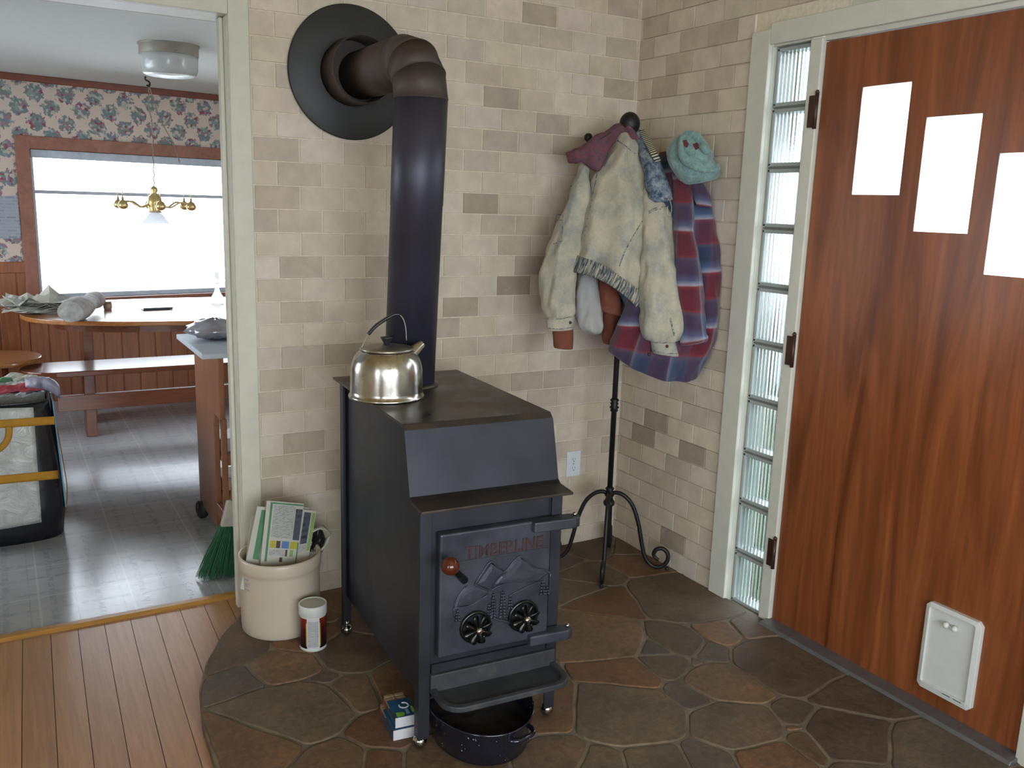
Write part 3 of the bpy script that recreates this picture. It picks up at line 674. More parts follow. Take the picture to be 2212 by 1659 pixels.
# door
dt = -.040; D0, D1, E0, E1 = .034, .360, .272, .618
m = B(); m.box(D0, D1, dt, -.012, E0, E1); dr = part('door', m, MAT['iron'], st, .006, seg=3)
m = B(); fw = .012
m.box(D0+.02, D1-.012, dt-.003, dt+.001, E1-.083, E1-.080)
part('rim_line', m, MAT['iron'], dr, .001)
pL, pR = sF(1003, 1203, dt), sF(1172, 1180, dt)
zc = (pL.z+pR.z)/2; sc_ = (pL.x+pR.x)/2
xf = SX @ Matrix.Translation((sc_+.002, dt+.001, zc-.004)) @ Matrix.Rotation(pi/2, 4, 'X') @ Matrix.Scale(.92, 4, (1, 0, 0))
vs, fs = text_mb('TIMBERLINE', .047, .003, xf); m = MB(); m.add(vs, fs); part('lettering', m, MAT['ironred'], dr, label='raised reddish letters reading TIMBERLINE')
def rp(x, y, tv=dt): p = sF(880+x/3.95, 1060+y/3.95, tv); return (p.x, p.y, p.z)
m = B()
for poly, h in (([(575,800),(640,700),(710,605),(760,640),(840,685),(790,730),(740,800),(700,850)], .006), ([(840,685),(900,610),(960,560),(1020,600),(1080,650),(1150,660),(1215,700),(1120,770),(1000,790),(830,795),(740,800),(790,730)], .0045),
                ([(395,1000),(430,900),(500,820),(575,800),(700,850),(640,920),(540,975)], .003)):
    P = [Vector(rp(x, y, dt)) for x, y in poly]; c = sum(P, Vector())/len(P); n = len(P)
    top = [p.lerp(c, .12)+Vector((0, -h, 0)) for p in P]; mid = [p.lerp(c, .5)+Vector((0, -h*1.3, 0)) for p in P]
    m.add(P+top+mid+[c+Vector((0, -h*1.3, 0))], [(a, (a+1) % n, n+(a+1) % n, n+a) for a in range(n)]+[(n+a, n+(a+1) % n, 2*n+(a+1) % n, 2*n+a) for a in range(n)]+[(2*n+a, 2*n+(a+1) % n, 3*n) for a in range(n)])
for line, r in (([(575,800),(640,700),(710,605),(770,650),(830,690),(900,610),(960,560),(1020,605),(1090,660),(1180,680),(1218,705)], .0022), ([(575,800),(640,830),(710,850),(760,820),(850,795),(960,790),(1060,770),(1130,755)], .0022),
                ([(395,1000),(440,890),(505,815)], .002), ([(400,1000),(520,985),(620,930),(700,880)], .0018), ([(860,900),(960,850),(1060,800),(1150,770)], .0018), ([(700,850),(760,740),(840,690)], .0015), ([(640,700),(720,660),(760,650)], .0012),
                ([(1218,705),(1222,800),(1205,900)], .002), ([(395,1000),(400,1080)], .002)):
    m.tube(smooth_path([rp(x, y, dt-.002) for x, y in line], 3), r, 8)
part('mountain_relief', m, MAT['iron'], dr)
for (tx, ty0, ty1, w) in ((735,860,1075,26), (815,840,1090,40), (880,870,1010,24), (1158,750,890,34), (430,1000,1120,26), (1195,800,900,24), (700,950,1080,26)):
    m = B(); m.tube([rp(tx, ty0), rp(tx, ty1)], .0016, 6)
    k = int((ty1-ty0)/26)
    for i in range(k):
        yy = ty0+18+i*26; ww = w*(.35+.65*i/max(1, k-1))
        for sg in (-1, 1): m.tube([rp(tx, yy, dt-.002), rp(tx+sg*ww*.6, yy+9, dt-.004), rp(tx+sg*ww, yy+22, dt-.002)], [.0016, .0026, .0012], 6)
    part('pine_relief', m, MAT['iron'], dr)
m = B(); m.tube(smooth_path([rp(*p, dt-.004) for p in ((735,1085),(780,1105),(830,1112),(890,1135))], 4), .0035, 8); part('rope_relief', m, MAT['iron'], dr)
# wooden knob on its stem
b_ = sF(1003, 1253, dt); e_ = sF(973, 1223, dt-.055)
m = B(); m.tube([b_, b_.lerp(e_, .4), e_], [.011, .009, .006], 14); hd = part('handle_stem', m, MAT['darksteel'], dr)
m = B(); m.sphere(e_, .0235, n=28); part('wooden_knob', m, MAT['knob'], dr, label='round reddish-brown wooden ball knob')
# draft wheels
for (cx, cy, hx, hy) in ((1028, 1355, 1040, 1366), (1131, 1331, 1148, 1337)):
    c = sF(cx, cy, dt-.006); h = sF(hx, hy, dt-.034); R_ = .041
    m = B()
    m.tube([(c.x+R_*cos(a), dt-.004, c.z+R_*sin(a)) for a in [2*pi*i/32 for i in range(33)]], .005, 8)
    wl = part('draft_wheel', m, MAT['darksteel'], st)
    hub = Vector((c.x, dt-.024, c.z))
    for i in range(8):
        a = 2*pi*i/8+.25; m = B(); rad = Vector((cos(a), 0, sin(a))); tan = Vector((-sin(a), 0, cos(a)))
        R = []
        for u, w, off in ((.14, .0028, 0), (.45, .0085, -.002), (.8, .012, -.004), (.98, .0085, -.003), (1.0, .003, -.001)):
            ctr = hub+rad*R_*u; tw = (tan*.86+Vector((0, -.5, 0))).normalized(); nn = tw.cross(rad)
            R.append([ctr-tw*w+nn*.0, ctr+nn*.0022, ctr+tw*w, ctr-nn*.0012])
        m.rings(R); part('vane', m, MAT['darksteel'], wl)
    m = B(); m.lathe([(.0095, 0), (.011, .006), (.009, .014), (.0045, .018)], hub+Vector((0, .004, 0)), 18, axis=(0, -1, 0)); m.lathe([(.004, 0), (.004, .026)], hub, 10, axis=(0, 1, 0)); part('hub', m, MAT['nickel'], wl)
# hinge lugs
for (lx, ly, rx, ry) in ((1160, 1126, 1238, 1124), (1150, 1378, 1222, 1364)):
    a, b = sF(lx, ly, dt-.01), sF(rx, ry, dt-.002); zc = (a.z+b.z)/2
    m = B(); w = .017
    pts = [(a.x-.01, dt-.018), (b.x-.004, dt-.024), (b.x+.014, dt-.016), (b.x+.018, dt-.002), (b.x+.012, dt+.012), (b.x-.01, dt+.018), (a.x-.01, dt+.02)]
    m.prism([(x, y, b.z-.015) for x, y in pts], (0, 0, .030)); hg = part('hinge_lug', m, MAT['iron'], st, .004, seg=3)
    m = B(); m.lathe([(.0055, 0), (.0065, .005), (.003, .009)], (b.x+.004, dt-.003, b.z+.015), 14); part('hinge_pin', m, MAT['nickel'], hg)
# dark slot between plate and right leg
m = B(); m.box(.366, .3695, -.0115, -.0095, .56, .683); part('gap_line', m, MAT['dark'], st)

# ================================================================== STOVEPIPE
PX, PY, PR = -1.203, -.526, .0792; HZ = 1.868
sp = root('stovepipe', 'black stovepipe rising from the stove and elbowing into the wall', 'stovepipe', loc=(PX, PY, .882))
PB = Vector((PX-.022, PY+.020, .882)); PT = Vector((PX, PY, HZ-.118)); m = MB(); m.rings([[PB.lerp(PT, q)+Vector((r_*cos(2*pi*i/64), r_*sin(2*pi*i/64), 0)) for i in range(64)] for q, r_ in ((0, PR), (.64, PR), (.642, PR+.0014), (1, PR+.0014))]); part('vertical_pipe', m, MAT['flue'], sp)
m = MB(); m.lathe([(PR+.012, .882), (PR+.012, .887), (PR+.001, .889)], (PX-.022, PY+.020, 0), 48, cap0=False, cap1=False); part('base_collar', m, MAT['stovetop'], sp)
RE = .118; c0 = Vector((PX, PY+RE, HZ-RE)); G = 3
angs = [pi-i*(pi/2)/G for i in range(G+1)]
def epos(a, r=RE): return c0+Vector((0, r*cos(a), r*sin(a)))
for i in range(G):
    a, b = angs[i], angs[i+1]; R = []
    for k in range(2):
        aa = (a, b)[k]; d = Vector((0, cos(aa), sin(aa))); rr_ = PR+(.0016 if k == 0 else .0010)
        R.append([epos(aa)+Vector((1, 0, 0))*rr_*cos(q)+d*rr_*sin(q)/1.0 for q in [2*pi*j/64 for j in range(64)]])
    m = MB(); m.rings(R)
    m.tube([epos(a)+Vector((1, 0, 0))*(PR+.001)*cos(q)+Vector((0, cos(a), sin(a)))*(PR+.001)*sin(q) for q in [2*pi*j/64 for j in range(65)]], .0018, 6, cap=False)
    part('elbow_gore', m, MAT['flueb'], sp)
m = MB(); m.lathe([(PR, 0), (PR, -(PY+RE)-.02)], (PX, PY+RE, HZ), 64, axis=(0, 1, 0));  part('horizontal_pipe', m, MAT['flueb'], sp)
tc = Vector((-1.235, 0, 1.873))
m = MB(); m.lathe([(.108, .014), (.108, .135), (.1055, .135), (.1055, .016)], tc, 64, axis=(0, -1, 0), cap1=False); part('thimble_sleeve', m, MAT['flueb'], sp, label='brownish sleeve around the pipe at the wall')
m = MB(); m.lathe([(.219, .0), (.221, .010), (.217, .013), (.112, .013)], tc+Vector((0, -.009, 0)), 96, axis=(0, -1, 0), cap0=True, cap1=False); part('wall_disc', m, MAT['disc'], sp, label='large round black disc flat on the wall')

# ================================================================== KETTLE
kb = sF(0, 0, 0); KC = SX @ Vector((.048, .432, .882)); kr = .1065
KC = Vector((-1.360, -.650, .882))
kt = root('kettle', 'round aluminium kettle with black handle grip on the stove top', 'kettle', loc=KC)
m = MB(); prof = [(.0, 0), (kr+.004, 0), (kr+.0055, .004), (kr+.004, .008), (kr, .011), (kr-.001, .07), (kr-.003, .094), (kr-.010, .116), (kr-.024, .134), (kr-.036, .1425), (.0, .1445)]
sm_ = [(p.x, p.z) for p in smooth_path([(a, 0, b) for a, b in prof[4:-1]], 4)]
m.lathe(prof[:4]+sm_+[(.0, .1445)], KC, 72, cap0=False, cap1=False); part('body', m, MAT['kettle'], kt)
m = MB(); m.lathe([(.078, .141), (.0795, .1445), (.076, .148), (.055, .152), (.02, .1545), (0, .155)], KC, 64, cap1=False); ld = part('lid', m, MAT['lidalu'], kt)
m = MB(); m.lathe([(.009, .153), (.0095, .161), (.0175, .175), (.0185, .178), (.0, .179)], KC, 32, cap1=False); part('lid_knob', m, MAT['bakelite'], ld)
fh = MR @ Vector((0, 0, -1)); fh.z = 0; fh.normalize(); rh = Vector((fh.y, -fh.x, 0))
# spout toward the rear right
hd = Vector((.83, .36, 0)).normalized()
sd_ = (rh*.76+fh*.65).normalized(); q0 = KC+sd_*(kr-.035)+Vector((0, 0, .105)); q1 = KC+sd_*(kr+.002)+Vector((0, 0, .138)); q2 = KC+sd_*(kr+.018)+Vector((0, 0, .149))
m = MB(); m.tube([q0, q1, q2], [.022, .016, .0125], 20, cap=False); m.tube([q1, q2, q2+(q2-q1)*.08], [.0145, .0112, .0105], 20); part('spout', m, MAT['kettle'], kt)
# bail handle: plane roughly along the picture width
ax_ = (rh*.98+fh*.18).normalized()
pts = []
for px, py in ((781, 822), (780, 790), (780, 762), (785, 742), (796, 722), (812, 704), (832, 690), (852, 679), (866, 682), (874, 697), (877, 716), (878, 735)):
    # intersect with the handle's own vertical plane through the kettle axis
    n_ = Vector((ax_.y, -ax_.x, 0)); d = ray(px, py); k = (KC-CAM).dot(n_)/d.dot(n_); pts.append(CAM+d*k)
hp = smooth_path(pts, 5)
nf = Vector((ax_.y, -ax_.x, 0))
m = MB(); m.tube(hp, [(.0085, .0016)]*len(hp), 12, flat=nf); hn = part('handle', m, MAT['lidalu'], kt)
gi = hp[20:40]; m = MB(); m.tube(gi, [(.0115, .0055)]*len(gi), 16, flat=nf); part('grip', m, MAT['bakelite'], hn)
for p in (hp[1],):
    m = MB(); m.sphere(p-fh*.003, .004, n=12); part('rivet', m, MAT['nickel'], hn)

# ================================================================== STONEWARE CROCK, PAPERS, CAN
CC = Vector((-1.566, -.200, 0)); zr = zV(610, 1222, CC.x-.03, CC.y-.125); print('crock rim', zr, 'kettle', KC, (Vector((PX, PY, 0))-KC.xy.to_3d()).length)
m = MB(); H_ = zr
prof = [(0, 0), (.121, 0), (.125, .006), (.1265, .03), (.1275, H_*.5), (.1275, H_-.055), (.1285, H_-.048), (.1315, H_-.044), (.1325, H_-.035), (.1325, H_-.008), (.130, H_-.001), (.125, H_), (.120, H_-.004), (.1175, H_-.03), (.116, .03), (0, .022)]
cr = root('stoneware_crock', 'cream stoneware crock stuffed with newspapers, standing by the door casing', 'crock', loc=CC)
prof = [(r_*1.045, z_) for r_, z_ in prof]; m.lathe(prof, CC, 72, cap0=False, cap1=False); part('body', m, MAT['crock'], cr)
a0 = math.atan2(CAM.y-CC.y, CAM.x-CC.x)-.95
m = MB()
for (u, v_, w, h) in ((0, 0, .022, .006), (.004, -.012, .03, .004), (-.002, -.022, .016, .010), (.002, -.034, .024, .005)):
    R = []
    for k in range(7):
        a = a0+(u+w*(k/6-.5))/.1345; R.append([CC+Vector((.1344*cos(a), .1344*sin(a), H_-.065+v_+z)) for z in (0, h)])
    m.rings(R, closed=False, cap0=False, cap1=False)
part('blue_stamp', m, MAT['crockblue'], cr, label='faint blue maker stamp')
def sheetobj(label, quad, dep, mats, cells, tk=.006, name='newspaper', group='newspapers in the crock'):
    """folded newspaper: thick quad given by photo corners on a plane y=dep (top, bottom depth); cells = (u0,u1,v0,v1,material)"""
    (tl, tr, br, bl), (dt_, db_) = quad, dep
    TL, TR, BR, BL = atY(*tl, dt_), atY(*tr, dt_), atY(*br, db_), atY(*bl, db_)
    bot = (CC.z+.03-min(BL.z, BR.z))
    dl = (BL-TL); dr_ = (BR-TR); ex = .10
    k = 1+ex/abs(dl.z); 
    base = Vector(((TL.x+TR.x)/2, (TL.y+BL.y)/2, (TL+dl*k).z))
    nrm = (TR-TL).cross(dl).normalized()
    if nrm.y > 0: nrm = -nrm
    r = root(name, label, 'newspaper', group, loc=base)
    m = MB(); m.prism([TL, TR, TR+dr_*k, TL+dl*k], -nrm*tk); part('pages', m, mats, r, .0015)
    for u0, u1, v0, v1, mm, nm in cells:
        P = lambda u, v: (TL.lerp(TR, u)).lerp(BL.lerp(BR, u), v)+nrm*.0004
        m = MB(); m.prism([P(u0, v0), P(u1, v0), P(u1, v1), P(u0, v1)], nrm*.0004); part(nm, m, MAT[mm], r)
sheetobj('newspaper with yellow and blue picture squares, tallest and frontmost in the crock', ((577,1081),(657,1088),(641,1216),(563,1212)), (-.21, -.235), MAT['paper'],
    [(0.1,.16,0.02,1,'pgreen','green_stripe'), (.16,.98,.02,.045,'pgreen','green_stripe'), (.2,.78,.06,.60,'print','text_block'), (.8,.98,.1,.62,'printdark','picture'), (.2,.36,.65,.77,'pyellow','picture'), (.37,.48,.65,.77,'pbrown','picture'), (.52,.72,.65,.77,'pblue','picture'), (.75,.95,.65,.77,'pyellow','picture'), (.2,.62,.80,.9,'print','text_block'), (.64,.7,.79,.9,'pbrown','picture'), (.76,.86,.79,.9,'plime','picture'), (.5,.58,.92,1,'pbrown','picture'), (.95,.985,.66,1,'pgreen','green_stripe')])
sheetobj('newspaper edge with a broad green stripe, leftmost in the crock', ((556,1094),(590,1096),(575,1212),(533,1205)), (-.19, -.215), MAT['paper'], [(.3,.62,.06,1,'pgreen','green_stripe')])
sheetobj('cream folded paper at the left wall of the crock, furthest back', ((543,1116),(570,1108),(560,1200),(533,1196)), (-.14, -.16), MAT['paper'], [])
sheetobj('newspaper with lime green edge and dark picture strip, right of the tallest one', ((655,1100),(684,1104),(670,1188),(641,1196)), (-.185, -.225), MAT['paper'], [(.12,.62,.06,.8,'printdark','picture'), (.72,.95,.06,1,'plime','lime_stripe'), (.1,.7,.84,.98,'print','text_block')])
sheetobj('newspaper with a dark photo page, standing behind the tallest one', ((640,1092),(672,1098),(668,1190),(640,1190)), (-.16, -.18), MAT['paper'], [(.1,.9,.1,.9,'printdark','picture')])
# crumpled dark wrapper with pale flap
c = atY(683, 1168, -.165); m = MB(); n = 28; R = []
for j in range(12):
    ph = pi*j/11
    R.append([c+Vector((.030*sin(ph)*cos(2*pi*i/n), .030*sin(ph)*sin(2*pi*i/n), -.048*cos(ph)))*(1+.35*(noise.noise(Vector((i*.55, j*.9, 2)))))*1.0 for i in range(n)])
m.rings(R, 0, smooth=False); thing('plastic_wrapper', m, MAT['blackbag'], 'crumpled shiny black plastic wrapper at the right side of the crock', 'wrapper')
m = MB(); P = [atY(*p, -.215) for p in ((676,1150),(690,1143),(706,1146),(713,1158),(707,1176),(693,1192),(676,1198))]; Q = [p+Vector((.012*(i % 2), .02+.012*(i % 3), .006*((i+1) % 2))) for i, p in enumerate(P)]
m.rings([P, Q], closed=False, cap0=False, cap1=False); thing('crumpled_paper', m, MAT['paper'], 'crumpled cream paper curling over the right rim of the crock', 'paper', solid=.0015)
# can
cb = Vector((-1.517, -.405, 0)); hl = zV(676, 1283+26, cb.x-.01, cb.y-.043); print('can', hl)
hl = .156
cn = root('plastic_jar', 'white-lidded jar with dark red label on the hearth before the crock', 'jar', loc=cb)
m = MB(); m.lathe([(0, 0), (.040, 0), (.0435, .003), (.0435, .010), (.0425, .012), (.0425, hl-.036), (.040, hl-.03)], cb, 56, cap0=False, cap1=True); part('body', m, MAT['white_plastic'], cn)
m = MB(); m.lathe([(.0431, .012), (.0431, hl-.040)], cb, 56, cap0=False, cap1=False); lb = part('label_wrap', m, MAT['can_red'], cn, label='dark red and black printed label')
av = math.atan2(CAM.y-cb.y, CAM.x-cb.x)
def arc(m, r, a0, a1, z0, z1, k=8): m.rings([[cb+Vector((r*cos(a0+(a1-a0)*i/k), r*sin(a0+(a1-a0)*i/k), z)) for z in (z0, z1)] for i in range(k+1)], closed=False, cap0=False, cap1=False)
m = MB(); arc(m, .0434, av-.48, av+.50, .012, hl-.040); part('text_panel', m, MAT['boxwhite'], lb)
m = MB(); arc(m, .0436, av-.42, av+.38, .018, hl-.048); part('text_block', m, textmat('jar_text', 'a9a9a6', '85878a', .004, .0035), lb)
for q0_, q1_ in ((av+.50, av+.57), (av-.56, av-.48)):
    m = MB(); arc(m, .0434, q0_, q1_, .02, hl-.055); part('yellow_edge', m, MAT['can_yel'], lb)
m = MB(); m.lathe([(.044, hl-.036), (.0455, hl-.034), (.0455, hl-.003), (.044, hl), (.0415, hl), (.0405, hl-.0025), (0, hl-.003)], cb, 56, cap0=False, cap1=False); part('lid', m, MAT['white_plastic'], cn)
m = MB(); m.lathe([(.0395, hl-.0022), (0, hl-.0021)], cb, 40, cap0=False, cap1=False); part('lid_recess', m, MAT['grey_lid'], cn)

# ================================================================== FIRESTARTER BOXES
bd = (atZ(828, 1510, .05)-atZ(855, 1562, .05)); bd.z = 0; bd.normalize(); bs = Vector((bd.y, -bd.x, 0))
def carton(name, label, org, L_, W_, Hh, tray, topmark):
    """open-ended sleeve with a tray of bars; org = front-left bottom corner, bd = length direction"""
    r = root(name, label, 'box', 'firestarter cartons', loc=org)
    Z_ = Vector((0, 0, 1)); e = .0012
    m = MB()
    for (a, b, c_, d_) in ((0, L_, 0, W_),):
        m.prism([org, org+bd*L_, org+bd*L_+bs*W_, org+bs*W_], Z_*e); m.prism([org+Z_*(Hh-e), org+bd*L_+Z_*(Hh-e), org+bd*L_+bs*W_+Z_*(Hh-e), org+bs*W_+Z_*(Hh-e)], Z_*e)
        m.prism([org, org+bd*L_, org+bd*L_+Z_*Hh*.55, org+Z_*Hh*.55], bs*e); m.prism([org+bs*(W_-e), org+bd*L_+bs*(W_-e), org+bd*L_+bs*(W_-e)+Z_*Hh, org+bs*(W_-e)+Z_*Hh], bs*e)
    part('sleeve', m, MAT['boxblue'], r)
    m = MB(); m.prism([org-bd*.001, org-bd*.001+bs*W_, org-bd*.001+bs*W_+Z_*Hh, org-bd*.001+Z_*Hh], bd*.0015); part('end_flap', m, MAT['boxwhite'], r, label='white end flap')
    m = MB(); o2 = org+Z_*e+bs*e+bd*.002; m.prism([o2, o2+bd*(L_+tray), o2+bd*(L_+tray)+bs*(W_-2.4*e), o2+bs*(W_-2.4*e)], Z_*(Hh*.5)); part('tray', m, MAT['boxedge'], r)
    nb = 4
    for i in range(nb if tray > .01 else 0):
        for sgn in (0, 1):
            w2 = (W_-.006)/2; o3 = o2+bs*(.001+sgn*w2)+bd*(L_+tray-.014*(i+1)); m = MB(); m.prism([o3, o3+bd*.012, o3+bd*.012+bs*(w2-.002), o3+bs*(w2-.002)], Z_*(Hh*.88-.001*i)); part('firestarter_bar', m, MAT['fatwood'], r, .001)
    if topmark:
        zt = org+Z_*(Hh+.0003); P = lambda u, v: zt+bd*u*L_+bs*v*W_
        m = MB(); m.tube([P(.62+.15*cos(a), .62+.2*sin(a)) for a in [2*pi*k/28-.2 for k in range(25)]], .0022, 6); part('ring_emblem', m, MAT['boxwhite'], r)
        for q in ([P(.04, .1), P(.28, .12), P(.26, .42), P(.16, .5), P(.05, .4)], [P(.15, .82), P(.5, .86), P(.5, .95), P(.15, .95)]):
            m = MB(); m.prism(q, Z_*.0005); part('green_mark', m, MAT['boxgreen'], r)
        m = MB(); m.prism([P(.12, .55), P(.5, .6), P(.5, .7), P(.12, .7)], Z_*.0005); part('pale_lettering', m, mat('pale_print', '6a84a8', .6), r)
o1 = atZ(851, 1600, 0); 
carton('firestarter_box', 'lower blue and white firestarter box lying on the hearth by the stove leg', o1-bs*.002, .108, .064, .030, .036, False)
o2_ = atZ(856, 1563, .062); o2_ = o1+Vector((0, 0, .0315))+bd*.008+bs*.006
carton('firestarter_box', 'upper blue box with white ring emblem and tan bars at its open end', o2_, .088, .064, .030, .040, True)

# ================================================================== ENAMEL PAN
pc = Vector((-1.258, -1.085, 0)); pr = root('roasting_pan', 'oval black speckled enamel pan holding ash under the stove shelf', 'pan', loc=pc)
m = MB(); prof = [(0, 0), (.84, 0), (.9, .006), (.955, .05), (.985, .088), (1.0, .092), (1.005, .097), (.985, .099), (.97, .09), (.93, .045), (.87, .012), (0, .010)]
prof = [(r*.147, z) for r, z in prof]; m.lathe(prof, pc, 80, cap0=False, cap1=False, sx=1, sy=1.0); 
m2 = MB(); R = []
A_, B_ = 1.0, 1.0; ang = radians(-6)
m3 = MB(Matrix.Translation(pc) @ Matrix.Rotation(ang, 4, 'Z') @ Matrix.Diagonal((.98, 1.25, 1.08, 1)) @ Matrix.Translation(-pc)); m3.lathe(prof, pc, 80, cap0=False, cap1=False)
part('bowl', m3, MAT['enamel'], pr)
m3 = MB(Matrix.Translation(pc) @ Matrix.Rotation(ang, 4, 'Z') @ Matrix.Diagonal((.98, 1.25, 1, 1)) @ Matrix.Translation(-pc)); R = []
for j in range(9):
    rr_ = .136*(1-j/8); R.append([pc+Vector((rr_*cos(2*pi*i/40), rr_*sin(2*pi*i/40), .045+.012*(1-rr_/.136)+.01*noise.noise(Vector((rr_*30*cos(2*pi*i/40), rr_*30*sin(2*pi*i/40), 1))))) for i in range(40)])
m3.rings(R, 0, cap0=False, cap1=False); part('ash', m3, MAT['ash'], pr, kind='stuff')
h0, h1 = atZ(1060, 1578, .085), atZ(1140, 1555, .085)
# loop handle on the side toward the camera right
dirh = (h1-h0).normalized(); out = Vector((dirh.y, -dirh.x, 0)); dirh = Vector((.97, .22, 0)).normalized(); out = Vector((dirh.y, -dirh.x, 0)); mid_ = pc+Vector((.038, -.166, .078))
pts = [mid_-dirh*.045-out*.022, mid_-dirh*.04+out*.004, mid_-dirh*.022+out*.018, mid_+dirh*.022+out*.018, mid_+dirh*.04+out*.002, mid_+dirh*.045-out*.03]
m = MB(); m.tube(smooth_path(pts, 5), .0065, 12); part('loop_handle', m, MAT['enamel'], pr)
# ================================================================== COAT STAND
PC = Vector((-.222, -.252, 0))
cs = root('coat_stand', 'black wrought iron coat stand with scrolled legs in the tiled corner', 'coat stand', loc=PC)
m = MB(); m.lathe([(.011, .25), (.011, 1.755)], PC, 20); part('pole', m, MAT['blackiron'], cs)
for z in (.305, .676):
    m = MB(); m.lathe([(.011, -.03), (.0165, -.026), (.0135, -.018), (.020, -.012), (.013, -.004), (.0175, .004), (.013, .01), (.019, .018), (.011, .026)], PC+Vector((0, 0, z)), 20); part('collar_ring', m, MAT['blackiron'], cs)
m = MB(); m.sphere(PC+Vector((0, 0, .262)), .024, sz=.019); part('hub_ball', m, MAT['blackiron'], cs)
m = MB(); m.sphere(PC+Vector((0, 0, 1.762)), .039, sz=.044, n=28); m.lathe([(.011, 1.69), (.02, 1.72), (.018, 1.74)], PC, 18); part('finial', m, MAT['blackiron'], cs)
d3 = Vector((.185, -.175, 0)).normalized(); n3 = Vector((d3.y, -d3.x, 0)); prof = []
for px, py in ((1318,1068),(1332,1064),(1350,1072),(1367,1093),(1379,1130),(1386,1170),(1393,1200),(1407,1218),(1425,1222),(1440,1212),(1443,1196),(1433,1184),(1418,1185),(1412,1197),(1422,1207)):
    d = ray(px, py); k = (PC-CAM).dot(n3)/d.dot(n3); p = CAM+d*k; prof.append(((p-PC).dot(d3), p.z))
zmin = min(z for r, z in prof); prof = [(max(r, .004), z-zmin*max(0, 1-z/.25)+.009*max(0, 1-z/.25)) for r, z in prof]
for dx, dy in ((.185, -.175), (-.166, -.2), (.148, .173), (-.2, .15)):
    d = Vector((dx, dy, 0)).normalized(); k = 1.0 if (dx, dy) != (.148, .173) else .84
    path = smooth_path([PC+d*r*k+Vector((0, 0, z)) for r, z in prof], 5)
    m = MB(); m.tube(path, [.0085]*(len(path)-8)+[.008-.0003*i for i in range(8)], 12); m.lathe([(.006, 0), (.008, .003), (.005, .014)], PC+d*(prof[8][0]+.03)*k, 12)
    part('scroll_leg', m, MAT['blackiron'], cs)
# hooks near the top, ball-ended
for px, py, dp in ((1271, 297, 3.40), (1345, 300, 3.48), (1480, 318, 3.36)):
    e = atD(px, py, dp); b_ = PC+Vector((0, 0, e.z-.07)); mid_ = b_.lerp(e, .62)+Vector((0, 0, -.035))
    m = MB(); m.tube(smooth_path([b_, mid_, e.lerp(mid_, .12), e], 5), .005, 10); hk = part('hook', m, MAT['blackiron'], cs)
    m = MB(); m.sphere(e, .0165, n=16); part('hook_ball', m, MAT['blackiron'], hk)

# ================================================================== GARMENTS
RGT = MR @ Vector((1, 0, 0)); FWD = Vector((sin(radians(29.8)), cos(radians(29.8)), 0)); FWD = Vector((-sin(EUL.z), cos(EUL.z), 0))
def cr1(a, b, c, d, t): return .5*((2*b)+(c-a)*t+(2*a-5*b+4*c-d)*t*t+(3*b-a-3*c+d)*t**3)
def loft(rows, n=56, k=7, fold=0., ff=7, amp=.004, ns=14, m_=None, mi=0, cap0=True, cap1=True, bow=0, seed=0, open_bottom=False, sq=.8, twist=0):
    """cloth shell: rows = (xl, yl, xr, yr, depth, thickness[, bow])"""
    rows = [tuple(r)+((0,) if len(r) == 6 else ()) for r in rows]; m = m_ or MB(); RR = []; UV = []
    full = []
    for i in range(len(rows)-1):
        a, b, c, d = rows[max(i-1, 0)], rows[i], rows[i+1], rows[min(i+2, len(rows)-1)]
        for j in range(k): full.append([cr1(a[q], b[q], c[q], d[q], j/k) for q in range(7)])
    full.append(list(rows[-1])); vv = 0; pc = None
    for j, (xl, yl, xr, yr, dp, th, bw) in enumerate(full):
        L, R = atD(xl, yl, dp), atD(xr, yr, dp); c = (L+R)/2; A = (R-L)/2; 
        if pc is not None: vv += (c-pc).length
        pc = c; ring = []; uv = []; t_ = j/(len(full)-1)
        Mid = atD((xl+xr)/2, (yl+yr)/2-bw, dp)-c
        for i in range(n):
            ph = 2*pi*i/n; cx, sy = cos(ph), sin(ph)
            cx = math.copysign(abs(cx)**1.0, cx); sy2 = math.copysign(abs(sy)**sq, sy)
            f = 1+fold*(.35+.65*t_)*sin(ff*ph+3*noise.noise(Vector((t_*2+seed, 0, 0)))+seed)*abs(sy)
            p = c+A*cx-FWD*(th/2)*sy2*f+Mid*(1-cx*cx)
            ps_ = Vector((p.x, p.y, p.z*.5)); nz = noise.noise(ps_*ns+Vector((seed*3.1, 0, 0)))*amp+noise.noise(ps_*ns*2.7+Vector((seed, 5, 0)))*amp*.55
            p = p+((A.normalized()*cx)-FWD*sy)*nz
            p.x = min(p.x, -.016); p.y = min(p.y, -.016)
            ring.append(p); uv.append(((cx*.5)*A.length*2+(0 if sy >= 0 else .07), -vv))
        RR.append(ring); UV.append(uv)
    m.rings(RR, mi, cap0, cap1, True, UV)
    return m, RR
def strip(points, dep, w, th, mm, name, par, n=8):
    """seam: thin raised band along a surface; points on photo rays at given depth"""
    m = MB(); P = smooth_path([atD(x, y, d) for (x, y), d in zip(points, dep if isinstance(dep, (list, tuple)) else [dep]*len(points))], 4)
    m.tube(P, [(w, th)]*len(P), 8, flat=Vector((0, 0, 1))); return part(name, m, mm, par)
from mathutils.bvhtree import BVHTree
def surf(o_or_mb):
    me = o_or_mb; return BVHTree.FromPolygons([tuple(v) for v in me.v], me.f)
def onsurf(bvh, px, py, off=.0015, default=3.4):
    d = ray(px, py).normalized(); h = bvh.ray_cast(CAM, d)
    return (h[0]-d*off) if h[0] else atD(px, py, default)
